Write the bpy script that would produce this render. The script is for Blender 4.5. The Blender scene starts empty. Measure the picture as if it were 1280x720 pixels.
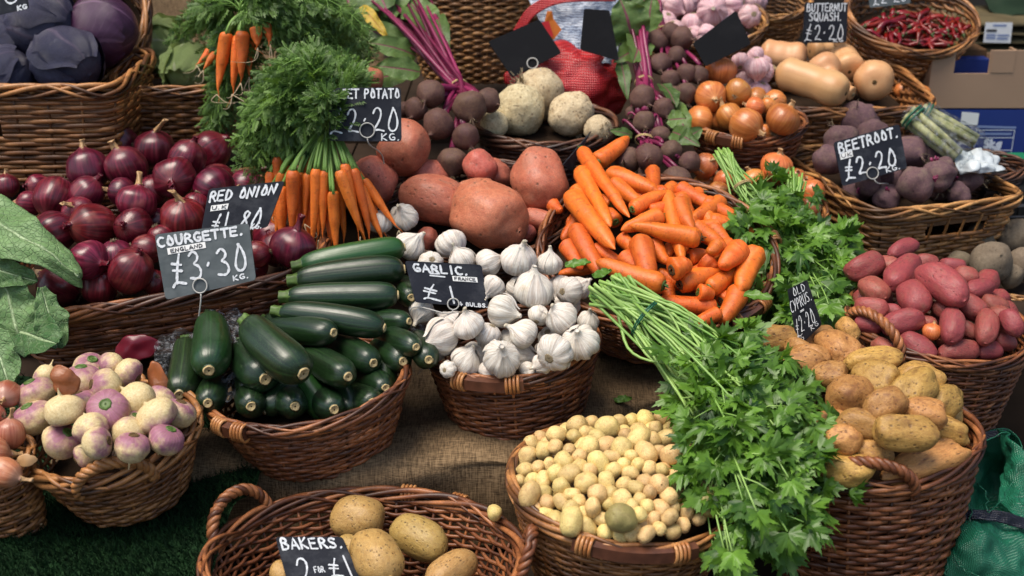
import bpy, math, random
import numpy as np
from mathutils import Vector, Matrix, Quaternion, noise as mnoise
random.seed(11); RNG = np.random.default_rng(7)
SC = bpy.context.scene; COL = SC.collection
R = math.radians
# ------------------------------------------------------------------ camera
PITCH = 22.0; FPX = 1545.0; CAM = np.array([0.0, 0.0, 1.65])
FWD = np.array([0, math.cos(R(PITCH)), -math.sin(R(PITCH))])
UPV = np.array([0, math.sin(R(PITCH)), math.cos(R(PITCH))])
RGT = np.array([1.0, 0, 0])
def ray(px, py): return FWD + RGT * ((px - 640) / FPX) + UPV * ((360 - py) / FPX)
def P(px, py, Y):
    d = ray(px, py); return CAM + d * (Y / d[1])
def PT(px, py, t): return CAM + ray(px, py) * t
def tdepth(p): return float(np.dot(np.asarray(p) - CAM, FWD))
def pxm(px, py, Y, n): return n * tdepth(P(px, py, Y)) / FPX          # pixels -> metres at that place
def proj(p):
    d = np.asarray(p, float) - CAM; t = d @ FWD
    return 640 + FPX * (d @ RGT) / t, 360 - FPX * (d @ UPV) / t
TOCAM = lambda p: (CAM - p) / np.linalg.norm(CAM - p)
cam = bpy.data.objects.new('camera', bpy.data.cameras.new('camera')); COL.objects.link(cam)
cam.location = CAM; cam.rotation_euler = (R(90 - PITCH), 0, 0)
cam.data.sensor_width = 36; cam.data.lens = FPX / 1280 * 36; cam.data.clip_end = 2000; cam.data.clip_start = 0.05
cam.data.dof.use_dof = True; cam.data.dof.focus_distance = 1.72; cam.data.dof.aperture_fstop = 5.0
SC.camera = cam
# ------------------------------------------------------------------ object helpers
def tag(o, label=None, cat=None, group=None, kind=None):
    if label: o['label'] = label
    if cat: o['category'] = cat
    if group: o['group'] = group
    if kind: o['kind'] = kind
    return o
def empty(name, loc=(0, 0, 0), label=None, cat=None, group=None):
    o = bpy.data.objects.new(name, None); COL.objects.link(o); o.location = loc
    o.empty_display_size = .02
    return tag(o, label, cat, group)
def link(name, me, parent=None):
    o = bpy.data.objects.new(name, me); COL.objects.link(o)
    if parent is not None: o.parent = parent
    return o
class MB:
    """collects vertices and faces for one mesh"""
    def __init__(s): s.v = []; s.f = []; s.t = []; s.uv = []; s.n = 0; s.has_uv = False
    def add(s, v, f, tone=0.5, uv=None):
        v = np.asarray(v, float).reshape(-1, 3); k = len(v)
        s.v.append(v); s.f.extend([tuple(int(i) + s.n for i in q) for q in f])
        s.t.append(np.full(k, tone) if np.isscalar(tone) else np.asarray(tone, float))
        if uv is None: uv = np.zeros((k, 2))
        else: s.has_uv = True
        s.uv.append(np.asarray(uv, float)); s.n += k; return s
    def grid(s, pts, cu=False, cv=False, tone=0.5, uv=None):
        """pts (nu, nv, 3)"""
        nu, nv = pts.shape[:2]; f = []
        for i in range(nu if cu else nu - 1):
            a = i * nv; b = ((i + 1) % nu) * nv
            for j in range(nv if cv else nv - 1):
                j2 = (j + 1) % nv; f.append((a + j, b + j, b + j2, a + j2))
        if uv is not None: uv = np.asarray(uv).reshape(-1, 2)
        t = tone if np.isscalar(tone) else np.asarray(tone).reshape(-1)
        return s.add(pts.reshape(-1, 3), f, t, uv)
    def tube(s, path, rad, sides=6, closed=False, cap=True, tone=0.5, flat=None):
        p = np.asarray(path, float); n = len(p); rad = np.broadcast_to(np.asarray(rad, float), (n,))
        if closed: tg = np.roll(p, -1, 0) - np.roll(p, 1, 0)
        else:
            tg = np.gradient(p, axis=0)
        tg /= np.linalg.norm(tg, axis=1)[:, None] + 1e-12
        ref = np.array([0, 0, 1.0]) if abs(tg[0][2]) < .9 else np.array([1.0, 0, 0])
        a = np.cross(tg[0], ref); a /= np.linalg.norm(a); A = [a]
        for i in range(1, n):
            a = A[-1] - tg[i] * np.dot(A[-1], tg[i]); a /= np.linalg.norm(a) + 1e-12; A.append(a)
        A = np.array(A); B = np.cross(tg, A)
        ang = np.linspace(0, 2 * np.pi, sides, endpoint=False)
        pts = p[:, None] + rad[:, None, None] * (A[:, None] * np.cos(ang)[None, :, None] + B[:, None] * np.sin(ang)[None, :, None])
        t = tone if np.isscalar(tone) else np.repeat(np.asarray(tone), sides)
        base = s.n
        s.grid(pts, cu=closed, cv=True, tone=t)
        if cap and not closed:
            s.f.append(tuple(base + i for i in range(sides)))
            s.f.append(tuple(base + (n - 1) * sides + i for i in reversed(range(sides))))
        return s
    def box(s, lo, hi, M=None, tone=.5):
        x0, y0, z0 = lo; x1, y1, z1 = hi
        v = np.array([(x0, y0, z0), (x1, y0, z0), (x1, y1, z0), (x0, y1, z0), (x0, y0, z1), (x1, y0, z1), (x1, y1, z1), (x0, y1, z1)], float)
        if M is not None: v = v @ np.asarray(M)[:3, :3].T + np.asarray(M)[:3, 3]
        return s.add(v, [(3, 2, 1, 0), (4, 5, 6, 7), (0, 1, 5, 4), (1, 2, 6, 5), (2, 3, 7, 6), (3, 0, 4, 7)], tone)
    def instances(s, tv, tf, mats, trans, tones, uv=None):
        """template verts (k,3), faces; mats (n,3,3) trans (n,3)"""
        n, k = len(mats), len(tv)
        v = np.einsum('nij,kj->nki', mats, tv) + trans[:, None]
        tf = np.asarray(tf); f = (tf[None] + (np.arange(n) * k)[:, None, None] + s.n).reshape(-1, tf.shape[1])
        s.v.append(v.reshape(-1, 3)); s.f.extend(map(tuple, f.tolist()))
        s.t.append(np.repeat(tones, k)); s.uv.append(np.tile(uv, (n, 1)) if uv is not None else np.zeros((n * k, 2)))
        if uv is not None: s.has_uv = True
        s.n += n * k
    def mesh(s, name, mat, smooth=True):
        me = bpy.data.meshes.new(name)
        v = np.concatenate(s.v) if s.v else np.zeros((0, 3))
        me.from_pydata(v.tolist(), [], s.f); me.materials.append(mat)
        if smooth: me.polygons.foreach_set('use_smooth', [True] * len(me.polygons))
        a = me.attributes.new('tone', 'FLOAT', 'POINT'); a.data.foreach_set('value', np.concatenate(s.t).astype(np.float32))
        if s.has_uv:
            a = me.attributes.new('leafuv', 'FLOAT_VECTOR', 'POINT')
            uv = np.concatenate(s.uv); a.data.foreach_set('vector', np.column_stack([uv, np.zeros(len(uv))]).astype(np.float32).ravel())
        me.update(); return me
    def build(s, name, mat, parent=None, smooth=True):
        return link(name, s.mesh(name, mat, smooth), parent)
def localise(o, loc):
    """move a world-built mesh object so that its origin is at loc"""
    loc = Vector(loc); o.data.transform(Matrix.Translation(-loc)); o.location = loc; return o
def bez(p0, p1, p2, p3, n):
    t = np.linspace(0, 1, n)[:, None]; p0, p1, p2, p3 = map(np.asarray, (p0, p1, p2, p3))
    return (1 - t) ** 3 * p0 + 3 * (1 - t) ** 2 * t * p1 + 3 * (1 - t) * t ** 2 * p2 + t ** 3 * p3
def catmull(ctrl, n):
    """smooth an array along axis 0 to n samples"""
    c = np.asarray(ctrl, float); k = len(c)
    if k == 2:
        t = np.linspace(0, 1, n).reshape((-1,) + (1,) * (c.ndim - 1)); return c[0] * (1 - t) + c[1] * t
    c = np.concatenate([[2 * c[0] - c[1]], c, [2 * c[-1] - c[-2]]])
    u = np.linspace(0, k - 1 - 1e-9, n); i = u.astype(int); f = (u - i).reshape((-1,) + (1,) * (c.ndim - 1))
    a, b, d, e = c[i], c[i + 1], c[i + 2], c[i + 3]
    return .5 * (2 * b + (d - a) * f + (2 * a - 5 * b + 4 * d - e) * f ** 2 + (3 * b - a - 3 * d + e) * f ** 3)
def sheet(ctrl, nu, nv):
    """ctrl: rows of (px, py, Y) -> smooth world grid"""
    w = np.array([[P(*c) for c in row] for row in ctrl])
    w = catmull(w, nu); return np.swapaxes(catmull(np.swapaxes(w, 0, 1), nv), 0, 1)
def crumple(g, amp, freq, seed=0, octaves=2):
    du = np.gradient(g, axis=0); dv = np.gradient(g, axis=1); nn = np.cross(du, dv); nn /= np.linalg.norm(nn, axis=2)[..., None] + 1e-12
    d = np.array([[sum(mnoise.noise(Vector(p * freq * 2 ** k) + Vector((seed, seed * 3.1, k))) / 2 ** k for k in range(octaves)) for p in row] for row in g])
    return g + nn * (d * amp)[..., None]
def solidify(o, th, offset=-1):
    m = o.modifiers.new('thickness', 'SOLIDIFY'); m.thickness = th; m.offset = offset; return o
def frame_from(x, hint):
    """3x3 with columns x, y, z; z near hint"""
    x = np.asarray(x, float); x = x / np.linalg.norm(x); h = np.asarray(hint, float)
    y = np.cross(h, x); n = np.linalg.norm(y)
    if n < 1e-6: y = np.cross([.3, .5, .8], x); n = np.linalg.norm(y)
    y /= n; z = np.cross(x, y); return np.column_stack([x, y, z])
def setmat(o, loc, M3, scale):
    m = np.eye(4); m[:3, :3] = M3 * np.asarray(scale)[None, :]; m[:3, 3] = loc
    o.matrix_world = Matrix(m.tolist()); return o
# ------------------------------------------------------------------ materials
class Mat:
    def __init__(s, name, rough=.5, spec=.5, col=(.5, .5, .5)):
        s.m = bpy.data.materials.new(name); s.m.use_nodes = True; s.nt = s.m.node_tree
        s.b = s.nt.nodes['Principled BSDF']; s.out = s.nt.nodes['Material Output']
        s.b.inputs['Roughness'].default_value = rough; s.b.inputs['Specular IOR Level'].default_value = spec
        s.b.inputs['Base Color'].default_value = (*col, 1)
    def n(s, t, ins=None, out=0, **kw):
        nd = s.nt.nodes.new(t)
        for k, v in kw.items(): setattr(nd, k, v)
        for k, v in (ins or {}).items(): s.put(nd.inputs[k], v)
        return nd.outputs[out]
    def put(s, sock, v):
        if isinstance(v, bpy.types.NodeSocket): s.nt.links.new(v, sock)
        elif isinstance(v, tuple) and len(v) == 3 and len(sock.default_value) == 4: sock.default_value = (*v, 1)
        else: sock.default_value = v
    def set(s, **kw):
        for k, v in kw.items(): s.put(s.b.inputs[k.replace('_', ' ')], v)
        return s
    def rnd(s): return s.n('ShaderNodeObjectInfo', out='Random')
    def math(s, op, a, b=0.0, c=0.0, clamp=False):
        return s.n('ShaderNodeMath', {0: a, 1: b, 2: c}, operation=op, use_clamp=clamp)
    def coord(s, shift=True):
        c = s.n('ShaderNodeTexCoord', out='Object')
        if not shift: return c
        r = s.math('MULTIPLY', s.rnd(), 57.0)
        return s.n('ShaderNodeVectorMath', {0: c, 1: s.n('ShaderNodeCombineXYZ', {0: r, 1: r, 2: r})}, operation='ADD')
    def scaled(s, v, sx, sy, sz): return s.n('ShaderNodeVectorMath', {0: v, 1: (sx, sy, sz)}, operation='MULTIPLY')
    def xyz(s, v):
        nd = s.nt.nodes.new('ShaderNodeSeparateXYZ'); s.put(nd.inputs[0], v); return nd.outputs
    def meridian(s, axis='z', k=3.0, along=.5):
        c = s.n('ShaderNodeTexCoord', out='Object'); x, y, z = s.xyz(c)
        if axis == 'x': x, y, z = y, z, x
        r = s.math('ADD', s.math('SQRT', s.math('ADD', s.math('MULTIPLY', x, x), s.math('MULTIPLY', y, y))), .04)
        q = s.math('MULTIPLY', s.rnd(), 31.0)
        return s.n('ShaderNodeCombineXYZ', {0: s.math('ADD', s.math('MULTIPLY', s.math('DIVIDE', x, r), k), q),
                                            1: s.math('MULTIPLY', s.math('DIVIDE', y, r), k), 2: s.math('MULTIPLY', z, along)})
    def noise(s, v, scale, detail=3.0, rough=.55, dist=0.0):
        return s.n('ShaderNodeTexNoise', {'Vector': v, 'Scale': scale, 'Detail': detail, 'Roughness': rough, 'Distortion': dist}, out=0)
    def voro(s, v, scale, feature='F1', rand=1.0): return s.n('ShaderNodeTexVoronoi', {'Vector': v, 'Scale': scale, 'Randomness': rand}, out=0, feature=feature)
    def ramp(s, f, stops, interp='LINEAR'):
        nd = s.nt.nodes.new('ShaderNodeValToRGB'); s.put(nd.inputs[0], f); e = nd.color_ramp.elements
        nd.color_ramp.interpolation = interp
        while len(e) < len(stops): e.new(.5)
        for q, (p, c) in zip(e, stops): q.position = p; q.color = (*((c, c, c) if not isinstance(c, tuple) else c), 1)
        return nd.outputs[0]
    def mix(s, f, a, b, blend='MIX'):
        nd = s.nt.nodes.new('ShaderNodeMix'); nd.data_type = 'RGBA'; nd.blend_type = blend
        s.put(nd.inputs[0], f); s.put(nd.inputs[6], a); s.put(nd.inputs[7], b); return nd.outputs[2]
    def attr(s, name, out='Fac'): return s.n('ShaderNodeAttribute', out=out, attribute_name=name)
    def hsv(s, c, h=.5, sat=1.0, v=1.0): return s.n('ShaderNodeHueSaturation', {'Color': c, 'Hue': h, 'Saturation': sat, 'Value': v})
    def vary(s, c, dv=.25, dh=.02, ds=.0):
        r = s.rnd(); r2 = s.math('FRACT', s.math('MULTIPLY', r, 7.31)); 
        return s.hsv(c, s.math('MULTIPLY_ADD', r2, dh, .5 - dh / 2), s.math('MULTIPLY_ADD', r2, ds, 1 - ds / 2), s.math('MULTIPLY_ADD', r, dv, 1 - dv / 2))
    def bump(s, h, strength=.3, dist=.002, prev=None):
        ins = {'Height': h, 'Strength': strength, 'Distance': dist}
        if prev is not None: ins['Normal'] = prev
        b = s.n('ShaderNodeBump', ins); s.put(s.b.inputs['Normal'], b); return b
    def translucent(s, col, f=.25):
        t = s.n('ShaderNodeBsdfTranslucent', {'Color': col}); mx = s.nt.nodes.new('ShaderNodeMixShader')
        s.put(mx.inputs[0], f); s.nt.links.new(s.b.outputs[0], mx.inputs[1]); s.nt.links.new(t, mx.inputs[2]); s.nt.links.new(mx.outputs[0], s.out.inputs[0])
    def done(s): return s.m
MT = {}
def reg(name):
    def d(f): MT[name] = f(); return f
    return d
def wicker(name, dark, mid, light, rough=.42):
    m = Mat(name, rough, .5); c = m.coord(False); t = m.attr('tone')
    base = m.ramp(t, [(0, dark), (.5, mid), (1, light)])
    nz = m.noise(c, 55, 3); base = m.mix(m.ramp(nz, [(.46, 0.0), (.78, .75)]), base, dark)
    fine = m.noise(c, 420, 2); base = m.mix(.25, base, m.ramp(fine, [(.3, .1), (.7, .9)]), 'OVERLAY')
    m.set(Base_Color=base); m.put(m.b.inputs['Roughness'], m.math('MULTIPLY_ADD', nz, .35, rough - .15)); m.bump(m.noise(c, 600, 2), .25, .0006); MT[name] = m.done()
wicker('wicker_red', (.034, .011, .005), (.185, .058, .020), (.40, .150, .052))
wicker('wicker_brown', (.042, .016, .006), (.23, .088, .026), (.48, .215, .070))
wicker('wicker_honey', (.062, .026, .008), (.29, .128, .040), (.56, .29, .10))
wicker('wicker_dark', (.020, .009, .006), (.075, .028, .014), (.16, .065, .03))
wicker('binding', (.20, .07, .02), (.42, .17, .055), (.55, .27, .10), .3)
def simple(name, col, rough=.5, spec=.5, nscale=40, namt=.3, bump=.0, bs=200, dv=0.0, trans=0.0):
    m = Mat(name, rough, spec); c = m.coord(); nz = m.noise(c, nscale, 4)
    col2 = tuple(x * (1 - namt) for x in col); b = m.mix(m.ramp(nz, [(.35, 0.0), (.65, 1.0)]), col, col2)
    if dv: b = m.vary(b, dv, .02)
    m.set(Base_Color=b)
    if bump: m.bump(m.noise(c, bs, 3), bump, .002)
    if trans: m.translucent(m.hsv(b, .5, 1.1, 1.5), trans)
    MT[name] = m.done()
simple('grip_wood', (.115, .042, .022), .35, .5, 60, .4, .1)
simple('lining', (.030, .018, .011), .95, .1, 40, .4, .2)  # very dark brown, stands in for the shade deep inside a heap
simple('dark_wood', (.035, .021, .013), .8, .2, 12, .4, .2, 90)
simple('crate_wood', (.16, .085, .04), .75, .2, 9, .5, .3, 60)
simple('wire', (.42, .41, .38), .35, .5, 40, .1); 
simple('sticker', (.78, .78, .76), .6, .3, 30, .04)
simple('ink', (.05, .05, .055), .7, .2, 30, .1)
simple('chalk', (.72, .75, .78), .8, .1, 260, .30)
simple('band_blue', (.02, .09, .45), .4); simple('band_green', (.015, .12, .06), .4); simple('raffia', (.55, .40, .18), .7)
simple('root_fibre', (.34, .27, .17), .9, .1, 20, .4); simple('root_pale', (.58, .47, .30), .8, .1, 20, .3)
simple('stub_green', (.09, .16, .03), .5, .4, 6, .4); simple('chilli_stalk', (.05, .085, .02), .5, .4, 6, .4); simple('cut_tan', (.52, .40, .20), .7, .2, 8, .35, .3, 20)
simple('stub_brown', (.14, .085, .035), .8, .2, 8, .5); simple('stem_green', (.20, .36, .075), .4, .4, 8, .3)
simple('squash_stem', (.33, .25, .14), .8, .2, 6, .5)
simple('cardboard', (.36, .235, .155), .85, .15, 6, .08, .05, 120); simple('card_inner', (.30, .19, .12), .9, .1, 6, .1)
simple('blue_card', (.015, .036, .20), .5, .4, 5, .12); simple('white_print', (.62, .66, .74), .6, .2, 30, .1)
simple('pale_print', (.20, .26, .46), .6, .2, 30, .1)
simple('black_plastic', (.010, .011, .012), .45, .4, 20, .2); simple('grey_print', (.10, .10, .11), .6, .2, 30, .1)
simple('green_plastic', (.012, .16, .07), .4, .4, 10, .2); simple('sack_brown', (.12, .095, .05), .85, .2, 14, .35, .3, 150)
simple('dark_green_sheet', (.012, .028, .014), .8, .2, 14, .3)
simple('paper_skin', (.50, .30, .14), .45, .4, 6, .35, .2, 30); simple('paper_orange', (.52, .19, .07), .3, .5, 25, .55, .8, 90, trans=.4)
simple('garlic_neck', (.62, .55, .42), .75, .2, 6, .3, .4, 25); simple('red_skin', (.16, .012, .025), .3, .5, 8, .5, .3, 14, trans=.2)
simple('asphalt', (.05, .05, .052), .9, .2, 60, .3, .3, 300); simple('wall_render', (.05, .045, .04), .9, .1, 3, .4)
simple('label_red', (.50, .02, .025), .45, .4, 10, .1); simple('label_orange', (.62, .17, .015), .45, .4, 10, .2)
@reg('slate')
def _():
    m = Mat('slate', .6, .18); c = m.coord(); nz = m.noise(c, 9, 5); b = m.ramp(nz, [(.3, (.008, .009, .013)), (.7, (.019, .021, .030))]); b = m.mix(m.ramp(m.noise(m.scaled(c, 1, 2.5, 1), 22, 6, .7), [(.50, 0.0), (.78, .55)]), b, (.085, .09, .10))
    m.set(Base_Color=m.vary(b, .5, .0)); m.put(m.b.inputs['Roughness'], m.math('MULTIPLY_ADD', nz, .3, .35)); return m.done()
@reg('slate_worn')
def _():
    m = Mat('slate_worn', .5, .45); c = m.coord(); nz = m.noise(c, 14, 6); sm = m.noise(m.scaled(c, 1, 3, 1), 30, 4)
    b = m.mix(m.ramp(sm, [(.45, 0.0), (.75, .6)]), m.ramp(nz, [(.3, (.042, .052, .055)), (.7, (.075, .09, .095))]), (.14, .16, .165)); m.set(Base_Color=b); return m.done()
@reg('plain_board')
def _():
    m = Mat('plain_board', .75, .10); c = m.coord(); m.set(Base_Color=m.mix(m.ramp(m.noise(c, 16, 6, .7), [(.5, 0.0), (.8, .5)]), (.0062, .0065, .0082), (.018, .018, .02))); return m.done()
def onion(name, c0, c1, c2, bare, rough=.26):
    m = Mat(name, rough, .5); k = m.meridian('z', 5.0, .35); fine = m.meridian('z', 16.0, .5); c = m.coord()
    st = m.noise(k, 1.6, 4); fs = m.noise(fine, 2.2, 3); big = m.noise(c, 1.1, 3)
    b = m.ramp(st, [(.3, c0), (.5, c1), (.72, c2)]); b = m.mix(m.ramp(fs, [(.5, 0.0), (.66, .45)]), b, c0)
    b = m.mix(m.ramp(big, [(.60, 0.0), (.72, .55)]), b, bare); z = m.xyz(m.n('ShaderNodeTexCoord', out='Object'))[2]
    b = m.mix(m.ramp(m.math('MULTIPLY_ADD', z, .5, .2), [(.62, 0.0), (.85, .7)]), b, bare)
    b = m.vary(b, .5, .025); m.set(Base_Color=b); m.set(Coat_Weight=.25, Coat_Roughness=.2)
    m.put(m.b.inputs['Roughness'], m.math('MULTIPLY_ADD', big, .3, rough - .08)); m.bump(fs, .18, .0015); MT[name] = m.done()
onion('red_onion', (.042, .002, .007), (.112, .006, .017), (.24, .022, .042), (.26, .06, .05))
onion('yellow_onion', (.40, .105, .022), (.54, .17, .040), (.66, .27, .075), (.60, .36, .14), .3)
onion('shallot', (.36, .10, .05), (.47, .16, .08), (.58, .26, .15), (.5, .28, .2), .3)
def garlicm(name, a, b_, vein, dirt):
    m = Mat(name, .55, .35); k = m.meridian('z', 6.0, .4); c = m.coord(); st = m.noise(k, 2.0, 4); fs = m.noise(m.meridian('z', 10.0, .6), 2.0, 4); big = m.noise(c, 1.6, 5, .7)
    b = m.ramp(st, [(.32, b_), (.6, a)]); b = m.mix(m.ramp(fs, [(.50, 0.0), (.66, .65)]), b, vein); b = m.mix(m.ramp(big, [(.58, 0.0), (.75, .55)]), b, dirt)
    b = m.vary(b, .16, .02); m.set(Base_Color=b, Subsurface_Weight=.06, Subsurface_Radius=(.01, .007, .005), Subsurface_Scale=.3); m.bump(m.math('ADD', fs, m.noise(c, 9, 4)), .35, .0022); MT[name] = m.done()
garlicm('garlic', (.73, .69, .62), (.56, .49, .41), (.38, .28, .22), (.44, .33, .20))
garlicm('pink_garlic', (.68, .48, .48), (.54, .28, .31), (.38, .13, .18), (.64, .56, .50))
def carrotm(name, a, b_, dk):
    m = Mat(name, .42, .45); c = m.coord(); x, y, z = m.xyz(m.n('ShaderNodeTexCoord', out='Object'))
    rings = m.noise(m.scaled(c, 15, 1.0, 1.0), 1.5, 5, .7); big = m.noise(m.scaled(c, 5, 1.6, 1.6), 1.2, 3)
    b = m.ramp(big, [(.3, b_), (.65, a)]); b = m.mix(m.ramp(rings, [(.54, 0.0), (.66, .65)]), b, dk); b = m.mix(m.ramp(m.noise(m.scaled(c, 9, 2.5, 2.5), 1.6, 5, .7), [(.60, 0.0), (.74, .5)]), b, (.62, .27, .09)); b = m.mix(m.ramp(m.noise(m.scaled(c, 12, 3, 3), 2.2, 5, .7), [(.62, 0.0), (.74, .55)]), b, (.17, .075, .03))
    b = m.vary(b, .34, .010); m.set(Base_Color=b, Subsurface_Weight=.05, Subsurface_Scale=.2, Subsurface_Radius=(.01, .004, .002))
    m.bump(rings, .7, .0018); MT[name] = m.done()
carrotm('carrot', (.72, .160, .018), (.62, .108, .013), (.27, .045, .012)); carrotm('bunch_carrot', (.74, .175, .022), (.64, .125, .016), (.36, .085, .02))
@reg('courgette')
def _():
    m = Mat('courgette', .27, .55); st = m.noise(m.meridian('x', 4.5, .12), 1.6, 4); c = m.coord()
    sp = m.voro(m.scaled(c, 60, 13, 13), 1.0); fl = m.noise(m.scaled(c, 14, 4, 4), 1.0, 4)
    b = m.ramp(st, [(.34, (.0048, .0135, .0045)), (.55, (.0085, .028, .0075)), (.76, (.026, .066, .015))])
    b = m.mix(m.ramp(sp, [(.14, .50), (.32, 0.0)]), b, (.060, .115, .035)); b = m.mix(m.ramp(fl, [(.66, 0.0), (.8, .4)]), b, (.11, .17, .06))
    r = m.rnd(); b = m.mix(m.ramp(r, [(.80, 0.0), (.86, .55)]), b, (.026, .088, .014)); b = m.vary(b, .5, .03)
    m.set(Base_Color=b, Coat_Weight=.18, Coat_Roughness=.2); m.put(m.b.inputs['Roughness'], m.math('MULTIPLY_ADD', fl, .4, .18)); m.bump(st, .25, .002); return m.done()
def tuber(name, a, b_, dirt, eye, rough=.55, pits=9.0, flake=.5, eyes=.14, fine=30.0, dv=.28, dh=.02):
    m = Mat(name, rough, .4); c = m.coord(); big = m.noise(c, 1.6, 4); med = m.noise(c, 6, 5, .65); fn = m.noise(c, fine, 3)
    b = m.ramp(med, [(.34, b_), (.62, a)]); b = m.mix(m.ramp(big, [(.52, 0.0), (.72, flake)]), b, dirt)
    v = m.voro(c, pits * .72); dots = m.ramp(v, [(eyes * .9, 1.0), (eyes * 2.0, 0.0)]); gate = m.ramp(m.noise(c, 4.2, 1), [(.50, 0.0), (.58, 1.0)])
    d = m.math('MULTIPLY', dots, gate); b = m.mix(m.math('MULTIPLY', d, .75), b, eye)
    p2 = m.noise(m.scaled(c, 1, 1, 1.3), 3.3, 6, .72, .6); b = m.mix(m.ramp(p2, [(.54, 0.0), (.66, flake * .9)]), b, dirt)
    b = m.mix(.30, b, m.ramp(fn, [(.3, .15), (.7, .85)]), 'OVERLAY'); b = m.vary(b, dv, dh); m.set(Base_Color=b)
    m.put(m.b.inputs['Roughness'], m.math('MULTIPLY_ADD', med, .3, rough - .15))
    h = m.math('SUBTRACT', m.math('ADD', med, m.math('MULTIPLY', fn, .25)), d); m.bump(h, .35, .003); MT[name] = m.done()
tuber('sweet_potato', (.51, .155, .092), (.41, .105, .066), (.34, .16, .11), (.13, .06, .035), .45, 7, .5, .16)
tuber('potato', (.47, .26, .074), (.36, .18, .046), (.20, .088, .030), (.07, .035, .018), .48, 7, .80, .20, 26, .45, .03)
tuber('baker', (.46, .29, .095), (.37, .215, .066), (.37, .245, .10), (.05, .03, .014), .42, 11, .5, .20)
tuber('new_potato', (.70, .51, .215), (.62, .42, .155), (.40, .23, .085), (.14, .08, .03), .45, 6, .55, .14, 16, .36, .03)
tuber('green_potato', (.34, .30, .10), (.27, .23, .075), (.30, .22, .09), (.12, .09, .04), .5, 8, .4, .13)
tuber('red_potato', (.31, .066, .056), (.23, .046, .044), (.25, .11, .075), (.08, .03, .025), .45, 7, .6, .14)
tuber('dusty_potato', (.20, .155, .105), (.15, .112, .074), (.11, .078, .05), (.05, .035, .02), .85, 8, .5, .12)
tuber('beetroot', (.125, .066, .044), (.080, .038, .030), (.085, .032, .040), (.03, .016, .014), .7, 7, .5, .1)
tuber('dusty_beet', (.125, .068, .070), (.085, .042, .052), (.17, .115, .085), (.035, .02, .02), .85, 6, .6, .12)
tuber('celeriac', (.56, .46, .29), (.46, .36, .21), (.34, .22, .10), (.16, .10, .05), .85, 11, .45, .22, 14, .12)
@reg('squash')
def _():
    m = Mat('squash', .42, .45); c = m.coord(); big = m.noise(c, 1.3, 3); fn = m.noise(m.meridian('x', 9.0, .3), 2, 3)
    b = m.ramp(big, [(.3, (.52, .25, .105)), (.65, (.60, .335, .155))]); b = m.mix(m.ramp(fn, [(.5, 0.0), (.75, .25)]), b, (.66, .43, .23)); m.set(Base_Color=m.vary(b, .2, .02)); m.bump(fn, .08, .002); return m.done()
@reg('turnip')
def _():
    m = Mat('turnip', .5, .4); c = m.coord(); z = m.xyz(m.n('ShaderNodeTexCoord', out='Object'))[2]; nz = m.noise(c, 1.7, 4); st = m.noise(m.meridian('z', 4, .3), 2, 4); med = m.noise(c, 8, 4)
    f = m.math('ADD', m.math('MULTIPLY_ADD', z, .42, -.06), m.math('MULTIPLY_ADD', nz, 1.1, -.10)); f = m.math('ADD', f, m.math('MULTIPLY_ADD', m.rnd(), .4, -.2))
    cream = m.ramp(med, [(.35, (.57, .43, .21)), (.65, (.69, .56, .31))]); pur = m.ramp(st, [(.3, (.17, .030, .10)), (.7, (.33, .09, .22))])
    b = m.mix(m.ramp(f, [(.36, 0.0), (.74, .85)]), cream, pur); b = m.mix(m.ramp(m.noise(c, 14, 4), [(.54, 0.0), (.70, .55)]), b, (.30, .19, .09)); m.set(Base_Color=b); m.bump(med, .25, .002); return m.done()
def leafm(name, dark, light, rough=.45, trans=.2, veins=False, vein=(.2, .3, .1), mid=(.3, .4, .15), scale=60, bumps=.3, spec=.4, crinkle=0.0):
    m = Mat(name, rough, spec); t = m.attr('tone'); c = m.coord(False); nz = m.noise(c, scale, 3)
    f = m.math('ADD', m.math('MULTIPLY', t, .75), m.math('MULTIPLY_ADD', nz, .6, -.18)); b = m.ramp(f, [(.1, dark), (.9, light)])
    if veins:
        u, v, _ = m.xyz(m.attr('leafuv', 'Vector')); au = m.math('ABSOLUTE', u)
        ph = m.math('SUBTRACT', m.math('MULTIPLY', v, 9.0), m.math('MULTIPLY', au, 2.6)); ph = m.math('ADD', ph, m.math('MULTIPLY', m.noise(c, 40, 2), .9))
        tri = m.math('ABSOLUTE', m.math('SUBTRACT', m.math('FRACT', ph), .5)); lat = m.ramp(tri, [(.02, 1.0), (.09, 0.0)]); md = m.ramp(au, [(.03, 1.0), (.09, 0.0)])
        small = m.ramp(m.n('ShaderNodeTexVoronoi', {'Vector': c, 'Scale': 130.0}, feature='DISTANCE_TO_EDGE'), [(.02, 1.0), (.10, 0.0)])
        b = m.mix(m.math('MULTIPLY', small, .25), b, vein); b = m.mix(m.math('MULTIPLY', lat, .40), b, vein); b = m.mix(md, b, mid)
        h = m.math('ADD', m.math('MULTIPLY', m.math('MAXIMUM', m.math('MULTIPLY', lat, .45), md), -1.0), m.math('MULTIPLY', small, -.4 - crinkle)); m.bump(m.math('ADD', h, nz), bumps, .003)
    else: m.bump(nz, bumps, .001)
    m.set(Base_Color=b)
    if trans: m.translucent(m.hsv(b, .49, 1.1, 1.6), trans)
    MT[name] = m.done()
leafm('parsley', (.018, .064, .008), (.16, .32, .040), .38, .26)
leafm('carrot_leaf', (.024, .068, .011), (.15, .27, .052), .5, .26)
leafm('beet_leaf', (.022, .058, .014), (.13, .22, .055), .42, .18, True, (.15, .19, .06), (.20, .05, .08))
leafm('greens_leaf', (.05, .13, .035), (.19, .32, .12), .5, .16, True, (.30, .42, .21), (.38, .50, .27), 30, .9)
leafm('lettuce_leaf', (.20, .33, .08), (.44, .55, .22), .45, .25, True, (.42, .52, .24), (.5, .58, .32), 30)
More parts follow.
